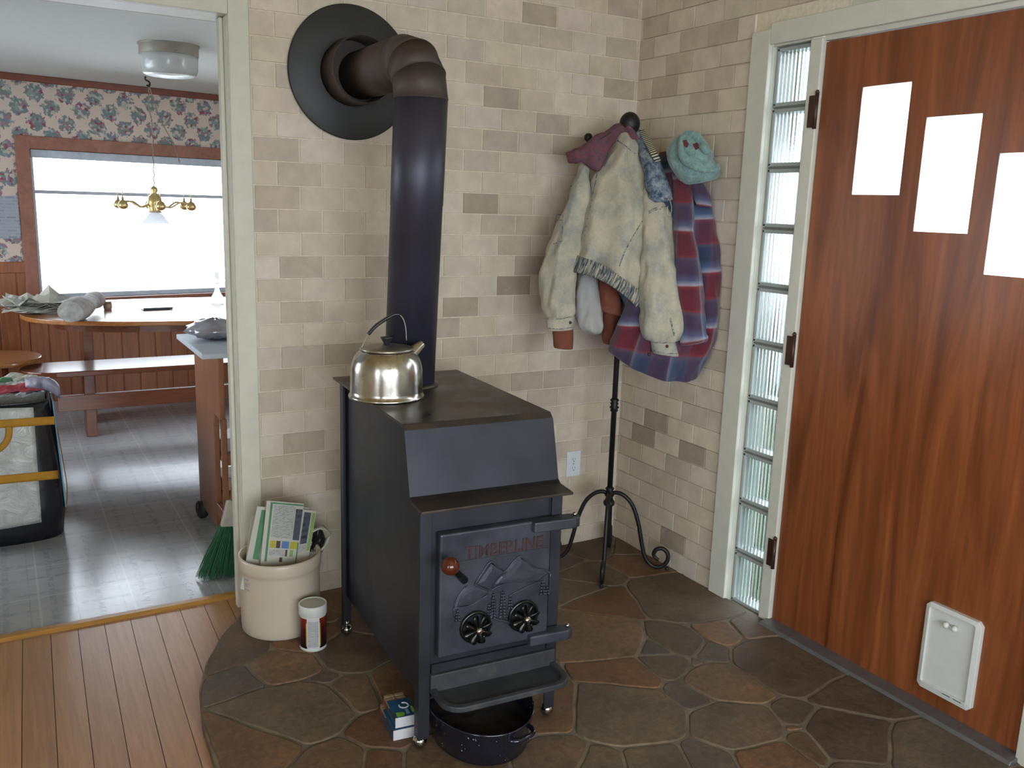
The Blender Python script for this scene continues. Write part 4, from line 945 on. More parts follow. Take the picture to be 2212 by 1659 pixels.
def seam(bvh, pts, r, mm, name, par, off=.001, flat=None, k=5):
    P = smooth_path([Vector((x, y, 0)) for x, y in pts], k); Q = [onsurf(bvh, p.x, p.y, off) for p in P]
    # drop jumps
    Q2 = [Q[0]]
    for q in Q[1:]:
        if (q-Q2[-1]).length < .09: Q2.append(q)
    if len(Q2) < 2: return
    m = MB(); m.tube(Q2, [r]*len(Q2), 8, flat=flat); return part(name, m, mm, par)

# --- denim jacket
dj = root('denim_jacket', 'acid-washed cream denim jacket with red woven collar hanging frontmost on the stand', 'jacket', loc=atD(1330, 700, 3.4))
body_rows = [(1338,283,1362,284,3.37,.05), (1326,318,1377,306,3.35,.10), (1283,372,1391,352,3.335,.12), (1271,425,1399,410,3.32,.145), (1262,480,1402,470,3.31,.16), (1254,520,1403,545,3.30,.165), (1249,540,1399,600,3.30,.165,8), (1246,552,1392,642,3.31,.155,14)]
m, _ = loft(body_rows, fold=.3, ff=5, amp=.020, ns=11, seed=1, cap1=False); body = part('body', m, MAT['denim'], dj); bb = surf(m)
m, _ = loft([(1247,551,1392,640,3.30,.15,14), (1242,566,1389,655,3.295,.158,16), (1236,585,1380,668,3.30,.15,18), (1240,588,1378,667,3.305,.12,18)], fold=.12, ff=34, amp=.003, ns=60, seed=2, n=200, k=4, cap1=False, cap0=False); part('waistband', m, MAT['elastic'], dj, label='gathered elastic waistband with dark blue streaks'); wb = surf(m)
m, _ = loft([(1244,575,1384,658,3.315,.13,14), (1250,560,1380,640,3.32,.12,14), (1262,520,1375,600,3.32,.1,14)], n=48, cap0=False, cap1=True, seed=3); part('inside_lining', m, MAT['lining'], dj)
slr = [(1396,360,1418,362,3.33,.05), (1390,395,1431,405,3.31,.085), (1388,440,1442,444,3.28,.10), (1388,500,1453,502,3.265,.11), (1388,560,1462,572,3.255,.12), (1388,620,1470,632,3.25,.125), (1383,672,1476,682,3.25,.13), (1382,708,1476,712,3.25,.125), (1393,728,1467,732,3.25,.10), (1404,736,1458,737,3.25,.085)]
m, _ = loft(slr, fold=.2, ff=4, amp=.016, ns=14, seed=4); part('sleeve', m, MAT['denim'], dj); sr = surf(m)
m, _ = loft([(1405,733,1457,735,3.25,.082), (1407,745,1461,750,3.25,.086), (1409,760,1465,767,3.25,.084), (1412,762,1463,768,3.25,.06)], n=40, k=3, amp=.002); part('cuff', m, MAT['denim'], dj); cu = surf(m)
seam(cu, [(1407,738),(1430,741),(1455,738)], .0014, MAT['seam'], 'seam', dj); seam(cu, [(1411,757),(1435,763),(1462,764)], .0014, MAT['seam'], 'seam', dj)
sll = [(1262,350,1274,352,3.35,.04), (1249,370,1274,380,3.34,.07), (1236,402,1274,412,3.33,.09), (1221,445,1273,455,3.33,.10), (1205,487,1266,500,3.33,.11), (1185,538,1254,550,3.33,.12), (1170,590,1243,600,3.33,.12), (1170,640,1244,640,3.33,.115), (1177,676,1245,670,3.33,.10), (1182,686,1241,681,3.33,.085)]
m, _ = loft(sll, fold=.2, ff=4, amp=.016, ns=14, seed=6); part('sleeve', m, MAT['denim'], dj); sl = surf(m)
m, _ = loft([(1180,684,1242,679,3.33,.085), (1180,697,1241,695,3.33,.088), (1182,712,1238,710,3.33,.083), (1186,713,1234,711,3.33,.06)], n=40, k=3, amp=.002); part('cuff', m, MAT['denim'], dj); cl_ = surf(m)
seam(cl_, [(1182,688),(1210,689),(1240,683)], .0012, MAT['seam'], 'seam', dj); seam(cl_, [(1184,709),(1210,711),(1236,707)], .0012, MAT['seam'], 'seam', dj)
m = MB(); p = onsurf(cl_, 1232, 697); m.sphere(p, .006, n=12); part('button', m, MAT['brownmetal'], dj)
m = MB(); p = onsurf(cu, 1441, 748); m.sphere(p, .006, n=12); part('button', m, MAT['brownmetal'], dj)
m, _ = loft([(1193,706,1238,706,3.335,.06), (1195,730,1239,730,3.335,.064), (1196,748,1238,751,3.335,.066), (1199,751,1235,754,3.335,.05)], n=36, k=3, amp=.002); part('knit_cuff', m, MAT['rust'], dj, label='rust brown inner cuff')
# collar
cr_ = [(1223,330,1227,350,3.34,.03), (1240,319,1245,356,3.32,.05), (1263,309,1262,354,3.31,.06), (1283,297,1292,372,3.30,.065), (1304,283,1306,345,3.31,.065), (1322,270,1322,318,3.33,.06), (1342,265,1338,292,3.35,.05), (1358,268,1354,290,3.35,.05), (1370,279,1362,300,3.34,.045), (1380,296,1373,308,3.34,.03)]
m, _ = loft(cr_, n=44, fold=.2, ff=3, amp=.010, ns=18, seed=8); part('collar', m, MAT['collar'], dj, label='red and blue woven collar folded over')
m = MB(); m.tube([onsurf(surf(m), 0, 0, 0, 3.3)]*2 if False else smooth_path([atD(1297, 300, 3.272), atD(1310, 293, 3.274), atD(1319, 286, 3.28)], 3), .003, 8); part('collar_slit', m, MAT['lining'], dj)
# seams on body and sleeves
seam(bb, [(1349,293),(1330,330),(1308,380),(1288,432)], .0012, MAT['seam'], 'seam', dj) if False else None
seam(bb, [(1397,462),(1380,490),(1362,520),(1348,548),(1338,575)], .0022, MAT['seam'], 'seam', dj)
seam(bb, [(1403,455),(1386,484),(1368,515),(1354,545)], .0012, MAT['seam'], 'seam', dj)
seam(bb, [(1290,372),(1281,420),(1270,470),(1262,520)], .0014, MAT['seam'], 'seam', dj); seam(bb, [(1247,556),(1290,572),(1330,597),(1366,626),(1390,646)], .002, MAT['seam'], 'seam', dj)
seam(bb, [(1334,304),(1352,316),(1372,332)], .0016, MAT['seam'], 'seam', dj)
seam(sr, [(1400,458),(1415,450),(1440,446)], .0016, MAT['seam'], 'seam', dj); seam(sr, [(1400,462),(1415,454),(1440,450)], .001, MAT['seam'], 'seam', dj)
seam(sr, [(1448,688),(1452,705),(1457,725)], .003, MAT['seam'], 'cuff_slit', dj)
seam(sl, [(1232,402),(1252,398),(1272,406)], .0014, MAT['seam'], 'seam', dj)
for a, b in (((1203,463),(1216,464)), ((1216,464),(1214,522)), ((1195,527),(1213,521)), ((1203,463),(1197,490)), ((1202,475),(1216,476))):
    seam(sl, [a, ((a[0]+b[0])/2, (a[1]+b[1])/2), b], .0011, MAT['seam'], 'pocket_seam', dj)
seam(bb, [(1273,362),(1274,400),(1272,430)], .001, MAT['seam'], 'seam', dj)
# loose thread below the right cuff
m = MB(); m.tube(smooth_path([atD(1457, 764, 3.29), atD(1459, 780, 3.29), atD(1456, 795, 3.29), atD(1460, 812, 3.29)], 4), .0007, 6); part('loose_thread', m, MAT['seam'], dj)
# --- second denim layer behind, with striped edging
dv = root('blue_denim_jacket', 'blue mottled denim layer with black and cream striped edge, behind the cream jacket', 'jacket', loc=atD(1400, 480, 3.42))
m, _ = loft([(1360,281,1384,280,3.38,.04), (1374,312,1409,310,3.33,.06), (1382,345,1424,342,3.28,.07), (1392,382,1437,378,3.265,.075), (1398,415,1449,410,3.26,.075), (1402,436,1453,430,3.26,.065), (1406,440,1450,434,3.265,.04)], fold=.12, ff=4, amp=.007, ns=20, seed=12); part('body', m, MAT['blued'], dv); vb = surf(m)
m, _ = loft([(1380,283,1392,280,3.355,.014), (1392,308,1406,303,3.30,.016), (1404,332,1419,327,3.245,.016), (1414,350,1428,346,3.24,.014)], n=16, amp=.001); part('striped_edge', m, MAT['stripes'], dv, label='black and cream striped edging')
seam(vb, [(1428,428),(1440,430),(1452,430)], .003, MAT['seam'], 'hem', dv)
m = MB(); m.tube(smooth_path([onsurf(vb, 1447, 432, .004), atD(1451, 450, 3.22), atD(1447, 466, 3.22), atD(1441, 460, 3.22), atD(1443, 445, 3.22)], 4), .0012, 6); part('drawstring', m, MAT['stripes'], dv)
# --- rust coloured garment inside
rs = root('rust_sweater', 'rust brown garment showing below the cream denim waistband', 'sweater', loc=atD(1320, 720, 3.42))
m, _ = loft([(1294,560,1335,575,3.40,.06), (1294,610,1337,628,3.395,.075), (1294,645,1343,662,3.385,.08), (1294,668,1345,682,3.385,.07), (1300,672,1340,684,3.39,.04)], fold=.12, ff=3, amp=.005, seed=14); part('pocket_flap', m, MAT['rust'], rs)
m, _ = loft([(1305,600,1345,610,3.44,.06), (1303,660,1340,670,3.44,.065), (1302,700,1334,710,3.44,.06), (1300,728,1326,736,3.44,.055), (1303,741,1320,744,3.44,.03)], fold=.2, ff=4, amp=.006, seed=15); part('body', m, MAT['rust'], rs)
gc = root('grey_cloth', 'pale grey cloth hanging beneath the cream denim jacket', 'cloth', loc=atD(1275, 700, 3.39))
m, _ = loft([(1250,585,1290,585,3.40,.05), (1247,620,1296,640,3.39,.07), (1243,655,1303,672,3.385,.08), (1246,690,1304,700,3.38,.085), (1252,708,1301,716,3.38,.07), (1266,720,1292,722,3.385,.035)], fold=.3, ff=3, amp=.008, ns=18, seed=16); part('cloth_drape', m, MAT['greycloth'], gc); gb = surf(m)
seam(gb, [(1272,640),(1266,680),(1262,705),(1270,690),(1276,650)], .0025, MAT['lining'], 'fold_shadow', gc) if False else None
df = root('denim_front_flap', 'blue-edged inner front panel hanging below the denim waistband', 'jacket panel', loc=atD(1370, 720, 3.38))
m, _ = loft([(1322,610,1350,625,3.37,.03), (1340,640,1368,655,3.365,.035), (1354,668,1383,680,3.36,.035), (1370,700,1390,706,3.36,.03), (1383,720,1391,724,3.36,.015)], fold=.1, amp=.004, seed=18); part('panel', m, MAT['blued'], df)
# --- plaid shirt
ps = root('plaid_flannel_shirt', 'red and blue plaid flannel shirt hanging at the right of the stand', 'shirt', loc=atD(1450, 815, 3.36))
m, _ = loft([(1432,328,1462,325,3.42,.06), (1418,360,1500,355,3.38,.10), (1406,410,1525,398,3.335,.12), (1396,470,1543,465,3.31,.13), (1390,540,1557,528,3.305,.13), (1372,610,1559,600,3.305,.135), (1345,680,1554,680,3.315,.14), (1322,730,1540,745,3.33,.14), (1314,756,1520,790,3.345,.14,-14), (1318,762,1507,815,3.355,.13,-22)], n=90, k=9, fold=.25, ff=9, amp=.016, ns=10, seed=20); part('body', m, MAT['plaid'], ps); pb = surf(m)
m, _ = loft([(1446,335,1486,340,3.33,.07), (1450,400,1494,400,3.27,.09), (1453,480,1498,482,3.245,.10), (1456,560,1506,560,3.235,.10), (1460,640,1516,640,3.235,.10), (1464,700,1527,712,3.235,.10), (1467,738,1531,728,3.24,.09), (1470,746,1527,738,3.245,.05)], fold=.12, ff=4, amp=.013, ns=11, seed=22); part('sleeve', m, MAT['plaid'], ps)
m, _ = loft([(1484,392,1500,388,3.25,.03), (1492,400,1520,400,3.235,.04), (1500,430,1535,436,3.23,.035), (1506,444,1539,448,3.235,.02)], n=30, amp=.003, seed=23); part('collar', m, MAT['plaid'], ps)
m = MB(); m.sphere(onsurf(pb, 1402, 765, .002), .006, n=12); part('button', m, MAT['bakelite'], ps)
# --- teal fleece hood/cap
th_ = root('teal_fleece_hat', 'teal fleece hat with maroon tabs hanging above the plaid shirt', 'hat', loc=atD(1495, 398, 3.22))
m, _ = loft([(1473,288,1490,285,3.24,.05), (1456,300,1508,296,3.22,.09), (1444,322,1526,322,3.205,.11), (1444,346,1543,350,3.20,.12), (1452,368,1554,372,3.20,.12), (1464,385,1546,386,3.205,.11), (1478,395,1520,394,3.21,.08), (1488,399,1503,397,3.215,.04)], n=64, fold=.05, ff=3, amp=.009, ns=22, seed=30); part('crown', m, MAT['teal'], th_); tb = surf(m)
m = MB(); op = [(1470,300),(1484,289),(1502,294),(1515,310),(1527,328),(1541,345),(1552,364)]
Q = [onsurf(tb, x, y, .012) for x, y in op]; m.tube(smooth_path(Q, 5), [.006+.011*sin(pi*i/30) for i in range(31)], 12); part('brim_roll', m, MAT['teal'], th_)
m = MB(); op = [(1470,302),(1471,326),(1482,346),(1500,356),(1520,366),(1548,368)]
Q = [onsurf(tb, x, y, .012) for x, y in op]; m.tube(smooth_path(Q, 5), [.006+.011*sin(pi*i/25) for i in range(26)], 12); part('brim_roll', m, MAT['teal'], th_)
for q in (((1476,303),(1483,302),(1488,312),(1484,319),(1478,315)), ((1497,311),(1506,307),(1513,318),(1503,324))):
    P = [onsurf(tb, x, y, .006) for x, y in q]; m = MB(); m.prism(P, FWD*.004); part('tab', m, MAT['maroon'], th_)
# ================================================================== KITCHEN BEYOND THE OPENING
K0 = Vector((-2.225, 3.92, 0)); KD = Vector((1, .198, 0)).normalized(); KN = Vector((-KD.y, KD.x, 0)); KC_ = 2.2
def atW(x, y, off=0):
    d = ray(x, y); p0 = K0-KN*off; k = (p0-CAM).dot(KN)/d.dot(KN); return CAM+d*k
def wq(p): return (p-K0).dot(KD)
XW = Matrix(((KD.x, KN.x, 0, K0.x), (KD.y, KN.y, 0, K0.y), (0, 0, 1, 0), (0, 0, 0, 1)))   # wall frame: u along, +y beyond the wall
W0, W1 = wq(atW(62, 322)), 2.75; WZ0, WZ1 = .70, 1.72
m = MB(XW); 
for a, b, c, d in ((-2.2, W0, -.06, KC_), (W1, 3.2, -.06, KC_), (W0, W1, -.06, WZ0), (W0, W1, WZ1, KC_)): m.box(a, b, 0, .12, c, d)
o = part('wall_kitchen_far', m, MAT['wallpaper'], None, base=K0); o['kind'] = 'structure'; o.matrix_world = Matrix.Translation(K0)
m = MB()
for a_, b_, c_, d_ in ((.14, 1.2, -.06, KC_), (3.4, 4.9, -.06, KC_), (1.2, 3.4, -.06, .6), (1.2, 3.4, 1.95, KC_)): m.box(-4.5, -4.4, a_, b_, c_, d_)
struct('wall_kitchen_left', m, MAT['wallpaper']); winframe('window_5_added', (-4.45, 3.4), (-4.45, 1.2), .6, 1.95, 2, MAT['paint_white'])  # this unseen window is added to brighten the kitchen
m = MB(); m.box(.9, 1.0, .14, 4.9, -.06, KC_); struct('wall_kitchen_right', m, MAT['wallpaper'])
m = MB(); m.box(-4.5, 1.0, 0.0, 5.0, KC_, KC_+.1); struct('ceiling_kitchen', m, MAT['ceil'])
m = MB(XW); m.box(-2.2, 3.2, -.022, 0, KC_-.045, KC_); struct('trim_9', m, MAT['crown'], .004)
zwt = .965
m = MB(XW); lw = wq(atW(52, 570))
def wains(m, u0, u1, ztop):
    m.box(u0, u1, -.008, 0, -.03, ztop-.07); m.box(u0, u1, -.022, 0, ztop-.075, ztop)
    u = u0
    while u < u1-.02: m.box(u+.004, min(u+.118, u1), -.014, -.008, -.03, ztop-.075); u += .122
wains(m, -2.2, lw, zwt); wains(m, lw, 3.2, .615); struct('trim_10', m, MAT['wains'], .003)
m = MB(XW); fw_ = .10
m.box(W0-fw_*.85, W0, -.025, 0.01, .60, WZ1+.085); m.box(W0, W1, -.025, .01, WZ1, WZ1+.085); m.box(W1, W1+.08, -.025, .01, .60, WZ1+.085); m.box(W0-.08, W1+.08, -.05, .02, .60, WZ0)
struct('trim_11', m, MAT['trimwood'], .003)
w4 = root('window_4', kind='structure', loc=XW @ Vector((W0, .05, WZ0)))
m = MB(XW)
for a, b, c, d in ((W0, W0+.03, WZ0, WZ1), (W1-.03, W1, WZ0, WZ1), (W0, W1, WZ0, WZ0+.03), (W0, W1, WZ1-.015, WZ1)): m.box(a, b, .04, .09, c, d)
part('window_frame', m, MAT['blind'], w4)
m = MB(XW); zr_ = atW(280, 420).z; m.box(W0+.03, W1-.03, .05, .075, zr_-.012, zr_+.012); part('sash_bar', m, MAT['blind'], w4)
m = MB(XW); m.box(W0+.01, W1-.01, .0, .05, WZ1-.055, WZ1-.002); part('blind_valance', m, MAT['blind'], w4, .003)
m = MB(XW); m.box(W0+.03, W1-.03, .062, .066, WZ0+.03, WZ1-.015); part('pane', m, MAT['glass'], w4)
# notice on the wallpaper
a, b = atW(-22, 425, .003), atW(38, 422, .003); c_, d_ = atW(46, 514, .003), atW(-14, 516, .003)
m = MB(); m.prism([a, b, c_, d_], -KN*.002); thing('wall_notice', m, MAT['notice'], 'printed white notice on the wallpaper left of the kitchen window', 'notice')
# ceiling light
lc = Vector((-1.485, 2.022, KC_)); r = .146
lt = root('ceiling_light', 'round clear glass ceiling light on the kitchen ceiling', 'ceiling light', loc=lc)
m = MB(); m.lathe([(r+.006, 0), (r+.006, -.006), (r, -.008), (r, -.05), (r-.006, -.055)], lc, 56); part('base_pan', m, MAT['fixture'], lt)
m = MB(); m.lathe([(r-.004, -.05), (r-.004, -.075), (r-.006, -.12), (r-.016, -.145), (r-.03, -.152), (.08, -.146), (0, -.149)], lc, 56, cap0=True, cap1=False); part('glass_shade', m, MAT['fixglass'], lt)
for i in range(3):
    a = 2*pi*i/3+.6; m = MB(); m.sphere(lc+Vector(((r+.004)*cos(a), (r+.004)*sin(a), -.045)), .006, n=10); part('thumb_screw', m, MAT['fixture'], lt)
# chandelier with swagged cord
hk = atZ(318, 165, KC_); ch = root('chandelier', 'small brass chandelier hanging before the kitchen window', 'chandelier', loc=hk)
m = MB(); m.tube(smooth_path([hk+Vector((-.01, 0, 0)), hk+Vector((-.012, 0, -.02)), hk+Vector((.012, 0, -.035)), hk+Vector((.01, 0, -.06)), hk+Vector((-.008, 0, -.055))], 4), .006, 8); part('ceiling_hook', m, MAT['darksteel'], ch)
ztop = zV(332, 402, hk.x, hk.y); zbt = zV(332, 455, hk.x, hk.y)
m = MB(); P = smooth_path([hk+Vector((.005, 0, -.05)), hk+Vector((.0, 0, -.2)), hk+Vector((.012, 0, -.32)), Vector((hk.x+.008, hk.y, ztop))], 12)
for i in range(0, len(P)-1): 
    a, b = P[i], P[i+1]; 
    m.tube([a+Vector((.006*(i % 2), .006*((i+1) % 2), 0)), b+Vector((.006*((i+1) % 2), .006*(i % 2), 0))], .0035, 6)
part('chain', m, MAT['cord'], ch)
e = atD(388, 352, (atD(0, 0, 1)-CAM).length and 6.55); m = MB(); P = smooth_path([hk+Vector((.01, 0, -.06)), hk.lerp(e, .35)+Vector((0, 0, -.06)), hk.lerp(e, .7)+Vector((.02, 0, -.04)), e], 8); m.tube(P, .0035, 6); part('swag_cord', m, MAT['cord'], ch)
cx = Vector((hk.x+.008, hk.y, 0)); HH = ztop-zbt
m = MB(); m.lathe([(.005, ztop), (.02, ztop-.01), (.024, ztop-.03), (.015, ztop-.045), (.04, ztop-.07), (.05, ztop-.12), (.035, ztop-.16), (.045, ztop-.175), (.03, zbt+.01), (.0, zbt)], cx, 28, cap0=False, cap1=False); part('centre_column', m, MAT['brass'], ch)
for i in range(6):
    a = 2*pi*i/6+EUL.z; d = Vector((cos(a), sin(a), 0)); z0 = zV(332, 438, hk.x, hk.y)
    m = MB(); m.tube(smooth_path([cx+d*.03+Vector((0, 0, z0)), cx+d*.10+Vector((0, 0, z0-.03)), cx+d*.17+Vector((0, 0, z0+.005)), cx+d*.235+Vector((0, 0, z0+.0))], 5), .006, 8); ar = part('arm', m, MAT['brass'], ch)
    m = MB(); q = cx+d*.245+Vector((0, 0, z0-.015)); m.lathe([(.006, .05), (.008, .03), (.022, .02), (.034, -.005), (.028, -.02), (.012, -.03)], q, 18); m.lathe([(.003, .05), (.003, .09)], q, 8); part('lamp_cup', m, MAT['brass'], ar)
m = MB(); q = cx+Vector((0, 0, zbt)); m.lathe([(.025, .0), (.06, -.015), (.085, -.05), (.095, -.085), (.09, -.085), (.05, -.03), (.02, -.01)], q, 32); part('glass_bowl', m, MAT['whiteglass'], ch)

# table, bench, stool
tc_ = Vector((-1.02, 2.93, 0)); n = 72
def sup(a, b, e, z, c=tc_, rz=radians(-3)):
    out = []
    for i in range(n):
        t_ = 2*pi*i/n; x = math.copysign(abs(cos(t_))**(2/e), cos(t_))*a; y = math.copysign(abs(sin(t_))**(2/e), sin(t_))*b; out.append((c.x+x*cos(rz)-y*sin(rz), c.y+x*sin(rz)+y*cos(rz), z))
    return out
tb_ = root('dining_table', 'long round-ended wooden table below the kitchen window', 'table', loc=(tc_.x, tc_.y, FL))
m = MB(); m.prism(sup(1.22, .64, 2.6, .703), (0, 0, .027)); part('tabletop', m, MAT['oak'], tb_, .006)
m = MB(); m.prism(sup(1.05, .5, 3, .65), (0, 0, .053)); part('apron', m, MAT['bench'], tb_)
for x, y in ((-.1, -.3), (-.1, .3), (-2., .2), (-.1, -.3)): pass
for x in (atY(190, 740, 3.15).x, -.3):
    m = MB(); m.box(x-.03, x+.03, 3.15, 3.4, FL, .65); part('leg', m, MAT['bench'], tb_, .004)
bn = root('bench', 'long polished brown bench with rounded end under the table', 'bench', loc=(-1.2, 2.8, FL))
m = MB(); o_ = [(.1, 2.60), (.1, 2.97)]+[(-2.08+.185*cos(a), 2.785+.185*sin(a)) for a in [pi/2+pi*k/14 for k in range(15)]]
m.prism([(x, y, .388) for x, y in o_], (0, 0, .032)); part('seat', m, MAT['bench'], bn, .005)
za = zV(300, 882, -1.6, 2.78); zb_ = zV(300, 850, -1.6, 2.78); print('rail', za, zb_)
m = MB(); m.box(-2.08, .05, 2.76, 2.80, max(.05, za)+.02, zb_+.02); part('stretcher', m, MAT['bench'], bn, .003)
for x in (-1.90, -.2):
    m = MB(); m.box(x-.03, x+.03, 2.80, 2.95, FL, .388); part('leg', m, MAT['bench'], bn, .004)
sc2 = Vector((-2.395, 2.99, FL)); so = root('round_stool', 'round-topped wooden stool left of the bench, behind the bag', 'stool', loc=sc2)
m = MB(); m.lathe([(.255, .437), (.26, .442), (.26, .460), (.255, .465)], (sc2.x, sc2.y, 0), 48); part('seat', m, MAT['oak'], so)
for i in range(4):
    a = pi/4+pi/2*i; d = Vector((cos(a), sin(a), 0)); m = MB(); m.tube([Vector((sc2.x, sc2.y, .44))+d*.08, Vector((sc2.x, sc2.y, FL))+d*.09], [.018, .013], 12); part('leg', m, MAT['bench'], so)
# things on the table
def sheetstack(seed, c, n_, L_, W_, spread):
    rnd = random.Random(seed); m = MB(); z = .7315
    for i in range(n_):
        a = rnd.uniform(-.5, .5); dx, dy = rnd.uniform(-spread, spread), rnd.uniform(-spread, spread); t_ = rnd.uniform(.002, .005)
        X = Matrix.Translation((c.x+dx, c.y+dy, z)) @ Matrix.Rotation(a, 4, 'Z'); G = 6
        top = [[X @ Vector(((u/G-.5)*L_*rnd.uniform(.97, 1.0), (v/G-.5)*W_, t_+.10*max(0, noise.noise(Vector((u*.5+i*.7, v*.5, seed)))) *(i/n_+.35))) for u in range(G+1)] for v in range(G+1)]
        m.rings(top, i % 2, closed=False, cap0=False, cap1=False, smooth=False); bot = [[p-Vector((0, 0, t_)) for p in r] for r in top]; z += t_+.004
    return m
c = atZ(85, 668, .74); m = sheetstack(3, c, 9, .36, .27, .06); thing('newspaper_pile', m, [MAT['paper'], MAT['print']], 'loose pile of newspapers at the left end of the table', 'newspapers', solid=.002)
a, b = atZ(152, 674, .79), atZ(212, 644, .80); m = MB(); ax = (b-a); R = []
for i in range(13):
    t_ = i/12; p = a.lerp(b, t_); rr_ = .062+.012*sin(t_*7)+.008*noise.noise(Vector((t_*4, 2, 1))); rr_ *= 1 if t_ < .85 else 1-(t_-.85)*3
    s_ = ax.normalized().cross(Vector((0, 0, 1))).normalized(); R.append([p+s_*rr_*cos(q)*1.1+Vector((0, 0, 1))*rr_*sin(q)*.92 for q in [2*pi*j/24 for j in range(24)]])
for r_ in R:
    for p in r_: p.z = max(p.z, .7315)
m.rings(R); m.rings([[p*1.0 for p in R[0]], [a+(p-a)*.6+ax*.06 for p in R[0]]], cap0=False, cap1=True); thing('rolled_cloth', m, MAT['cloth_roll'], 'rolled mottled grey cloth beside the newspapers on the table', 'cloth')
c = atZ(233, 668, .7305); jr_ = root('small_jar', 'small amber jar on the table right of the rolled cloth', 'jar', loc=c); m = MB(); m.lathe([(.022, 0), (.026, .01), (.026, .035), (.02, .04)], c, 20); part('body', m, MAT['jar'], jr_); m = MB(); m.lathe([(.024, .04), (.024, .05)], c, 20); part('lid', m, MAT['jar'], jr_)
c = atZ(338, 666, .735); m = MB(Matrix.Translation(c) @ Matrix.Rotation(.1, 4, 'Z')); m.box(-.09, .09, -.05, .05, -.004, .010); thing('dark_tray', m, MAT['tablet'], 'flat dark slab lying on the bright table', 'tray', bevel=.004)
c = atZ(470, 656, .7305); ol = root('oil_lamp', 'oil lamp at the right end of the table before the window', 'lamp', loc=c); zt_ = zV(468, 575, c.x, c.y)-c.z; k = zt_/.30
m = MB(); m.lathe([(.05*k, 0), (.052*k, .01*k), (.05*k, .05*k), (.025*k, .09*k), (.014*k, .13*k), (.02*k, .15*k), (.01*k, .17*k)], c, 28); part('font', m, MAT['whiteglass'], ol)
m = MB(); m.lathe([(.07*k, .20*k), (.05*k, .225*k), (.03*k, .245*k), (.02*k, .25*k)], c, 28, cap0=False); part('shade', m, MAT['whiteglass'], ol); m = MB(); m.lathe([(.016*k, .16*k), (.02*k, .19*k), (.013*k, .24*k), (.012*k, .30*k)], c, 20); part('chimney', m, MAT['whiteglass'], ol)

# rolling cart
kx, ky0, ky1 = -1.585, .60, 1.11; zct = zV(418, 722, -1.62, 1.11); zcb = FL+.085
print('cart top', zct)
ct = root('kitchen_cart', 'wooden rolling cart behind the door casing', 'cart', loc=(-1.35, .85, FL))
m = MB(); m.box(-1.655, -1.0, .555, 1.13, zct-.022, zct); part('worktop', m, MAT['blind'], ct, .004, label='pale shiny worktop')
def endpanel(x):
    m = MB(); zs_ = zV(465, 872, kx, .9); ins = []
    outer = [(ky0, zcb-.02), (ky0, zct-.022), (ky1, zct-.022), (ky1, zcb-.02)]
    lw_ = .14
    m.box(x, x+.022, ky0, ky1, zs_, zct-.022); ya_, yb_ = atX(463, 950, kx).y, atX(479, 950, kx).y; lw_ = ky1-ya_; m.box(x, x+.022, ky0, yb_, zcb-.02, zs_); m.box(x, x+.022, ya_, ky1, zcb-.02, zs_)
    for i in range(5):  # arch at the slot top
        a = i/5; m.box(x, x+.022, yb_, yb_+.02*(1-a), zs_-.012*(i+1), zs_-.012*i); m.box(x, x+.022, ky1-lw_-.02*(1-a), ky1-lw_, zs_-.012*(i+1), zs_-.012*i)
    m.box(x, x+.022, yb_, ya_, .10, .15)
    return m
part('side_panel', endpanel(kx), MAT['cart'], ct, .002); part('side_panel', endpanel(-1.10), MAT['cart'], ct, .002)
for z in (.16, .34):
    m = MB(); m.box(kx+.022, -1.10, ky0+.03, ky1-.03, z, z+.018); part('shelf', m, MAT['cart'], ct)
for x, y in ((kx+.012, ky1-.03), (-1.1, ky1-.03), (kx+.012, ky0+.04), (-1.1, ky0+.04)):
    m = MB(); m.lathe([(.038, -.016), (.042, -.01), (.042, .01), (.038, .016)], (x-.012, y-.01, FL+.042), 24, axis=(1, .2, 0)); cw = part('caster', m, MAT['rubber'], ct)
    m = MB(); m.box(x-.03, x+.006, y-.022, y+.012, FL+.05, FL+.072); m.lathe([(.012, 0), (.012, .02)], (x, y, FL+.068), 14); part('caster_fork', m, MAT['darksteel'], cw)
c = Vector((-1.52, .95, zct)); m = MB(); R = []
for j in range(10):
    ph = pi*j/9*.98; R.append([c+Vector((.12*sin(ph)*cos(q)*(1+.35*noise.noise(Vector((cos(q)*2, sin(q)*2, j*.6)))), .14*sin(ph)*sin(q), .045-.045*cos(ph)+.012*noise.noise(Vector((cos(q)*3, j, sin(q)*3))))) for q in [2*pi*i/24 for i in range(24)]])
for r_ in R:
    for p in r_: p.z = max(p.z, zct+.0005)
m.rings(R); thing('wrapped_bundle', m, MAT['foil'], 'shiny dark wrapped bundle lying on top of the cart', 'bundle')
for i, (y, z, lb) in enumerate(((.86, .358, 'white packet on the upper shelf of the cart'), (.86, .178, 'white packet on the lower shelf of the cart'))):
    m = MB(); m.box(-1.55, -1.35, y-.09, y+.1, z, z+.06); thing('packet', m, MAT['boxwhite'], lb, 'packet', bevel=.008)

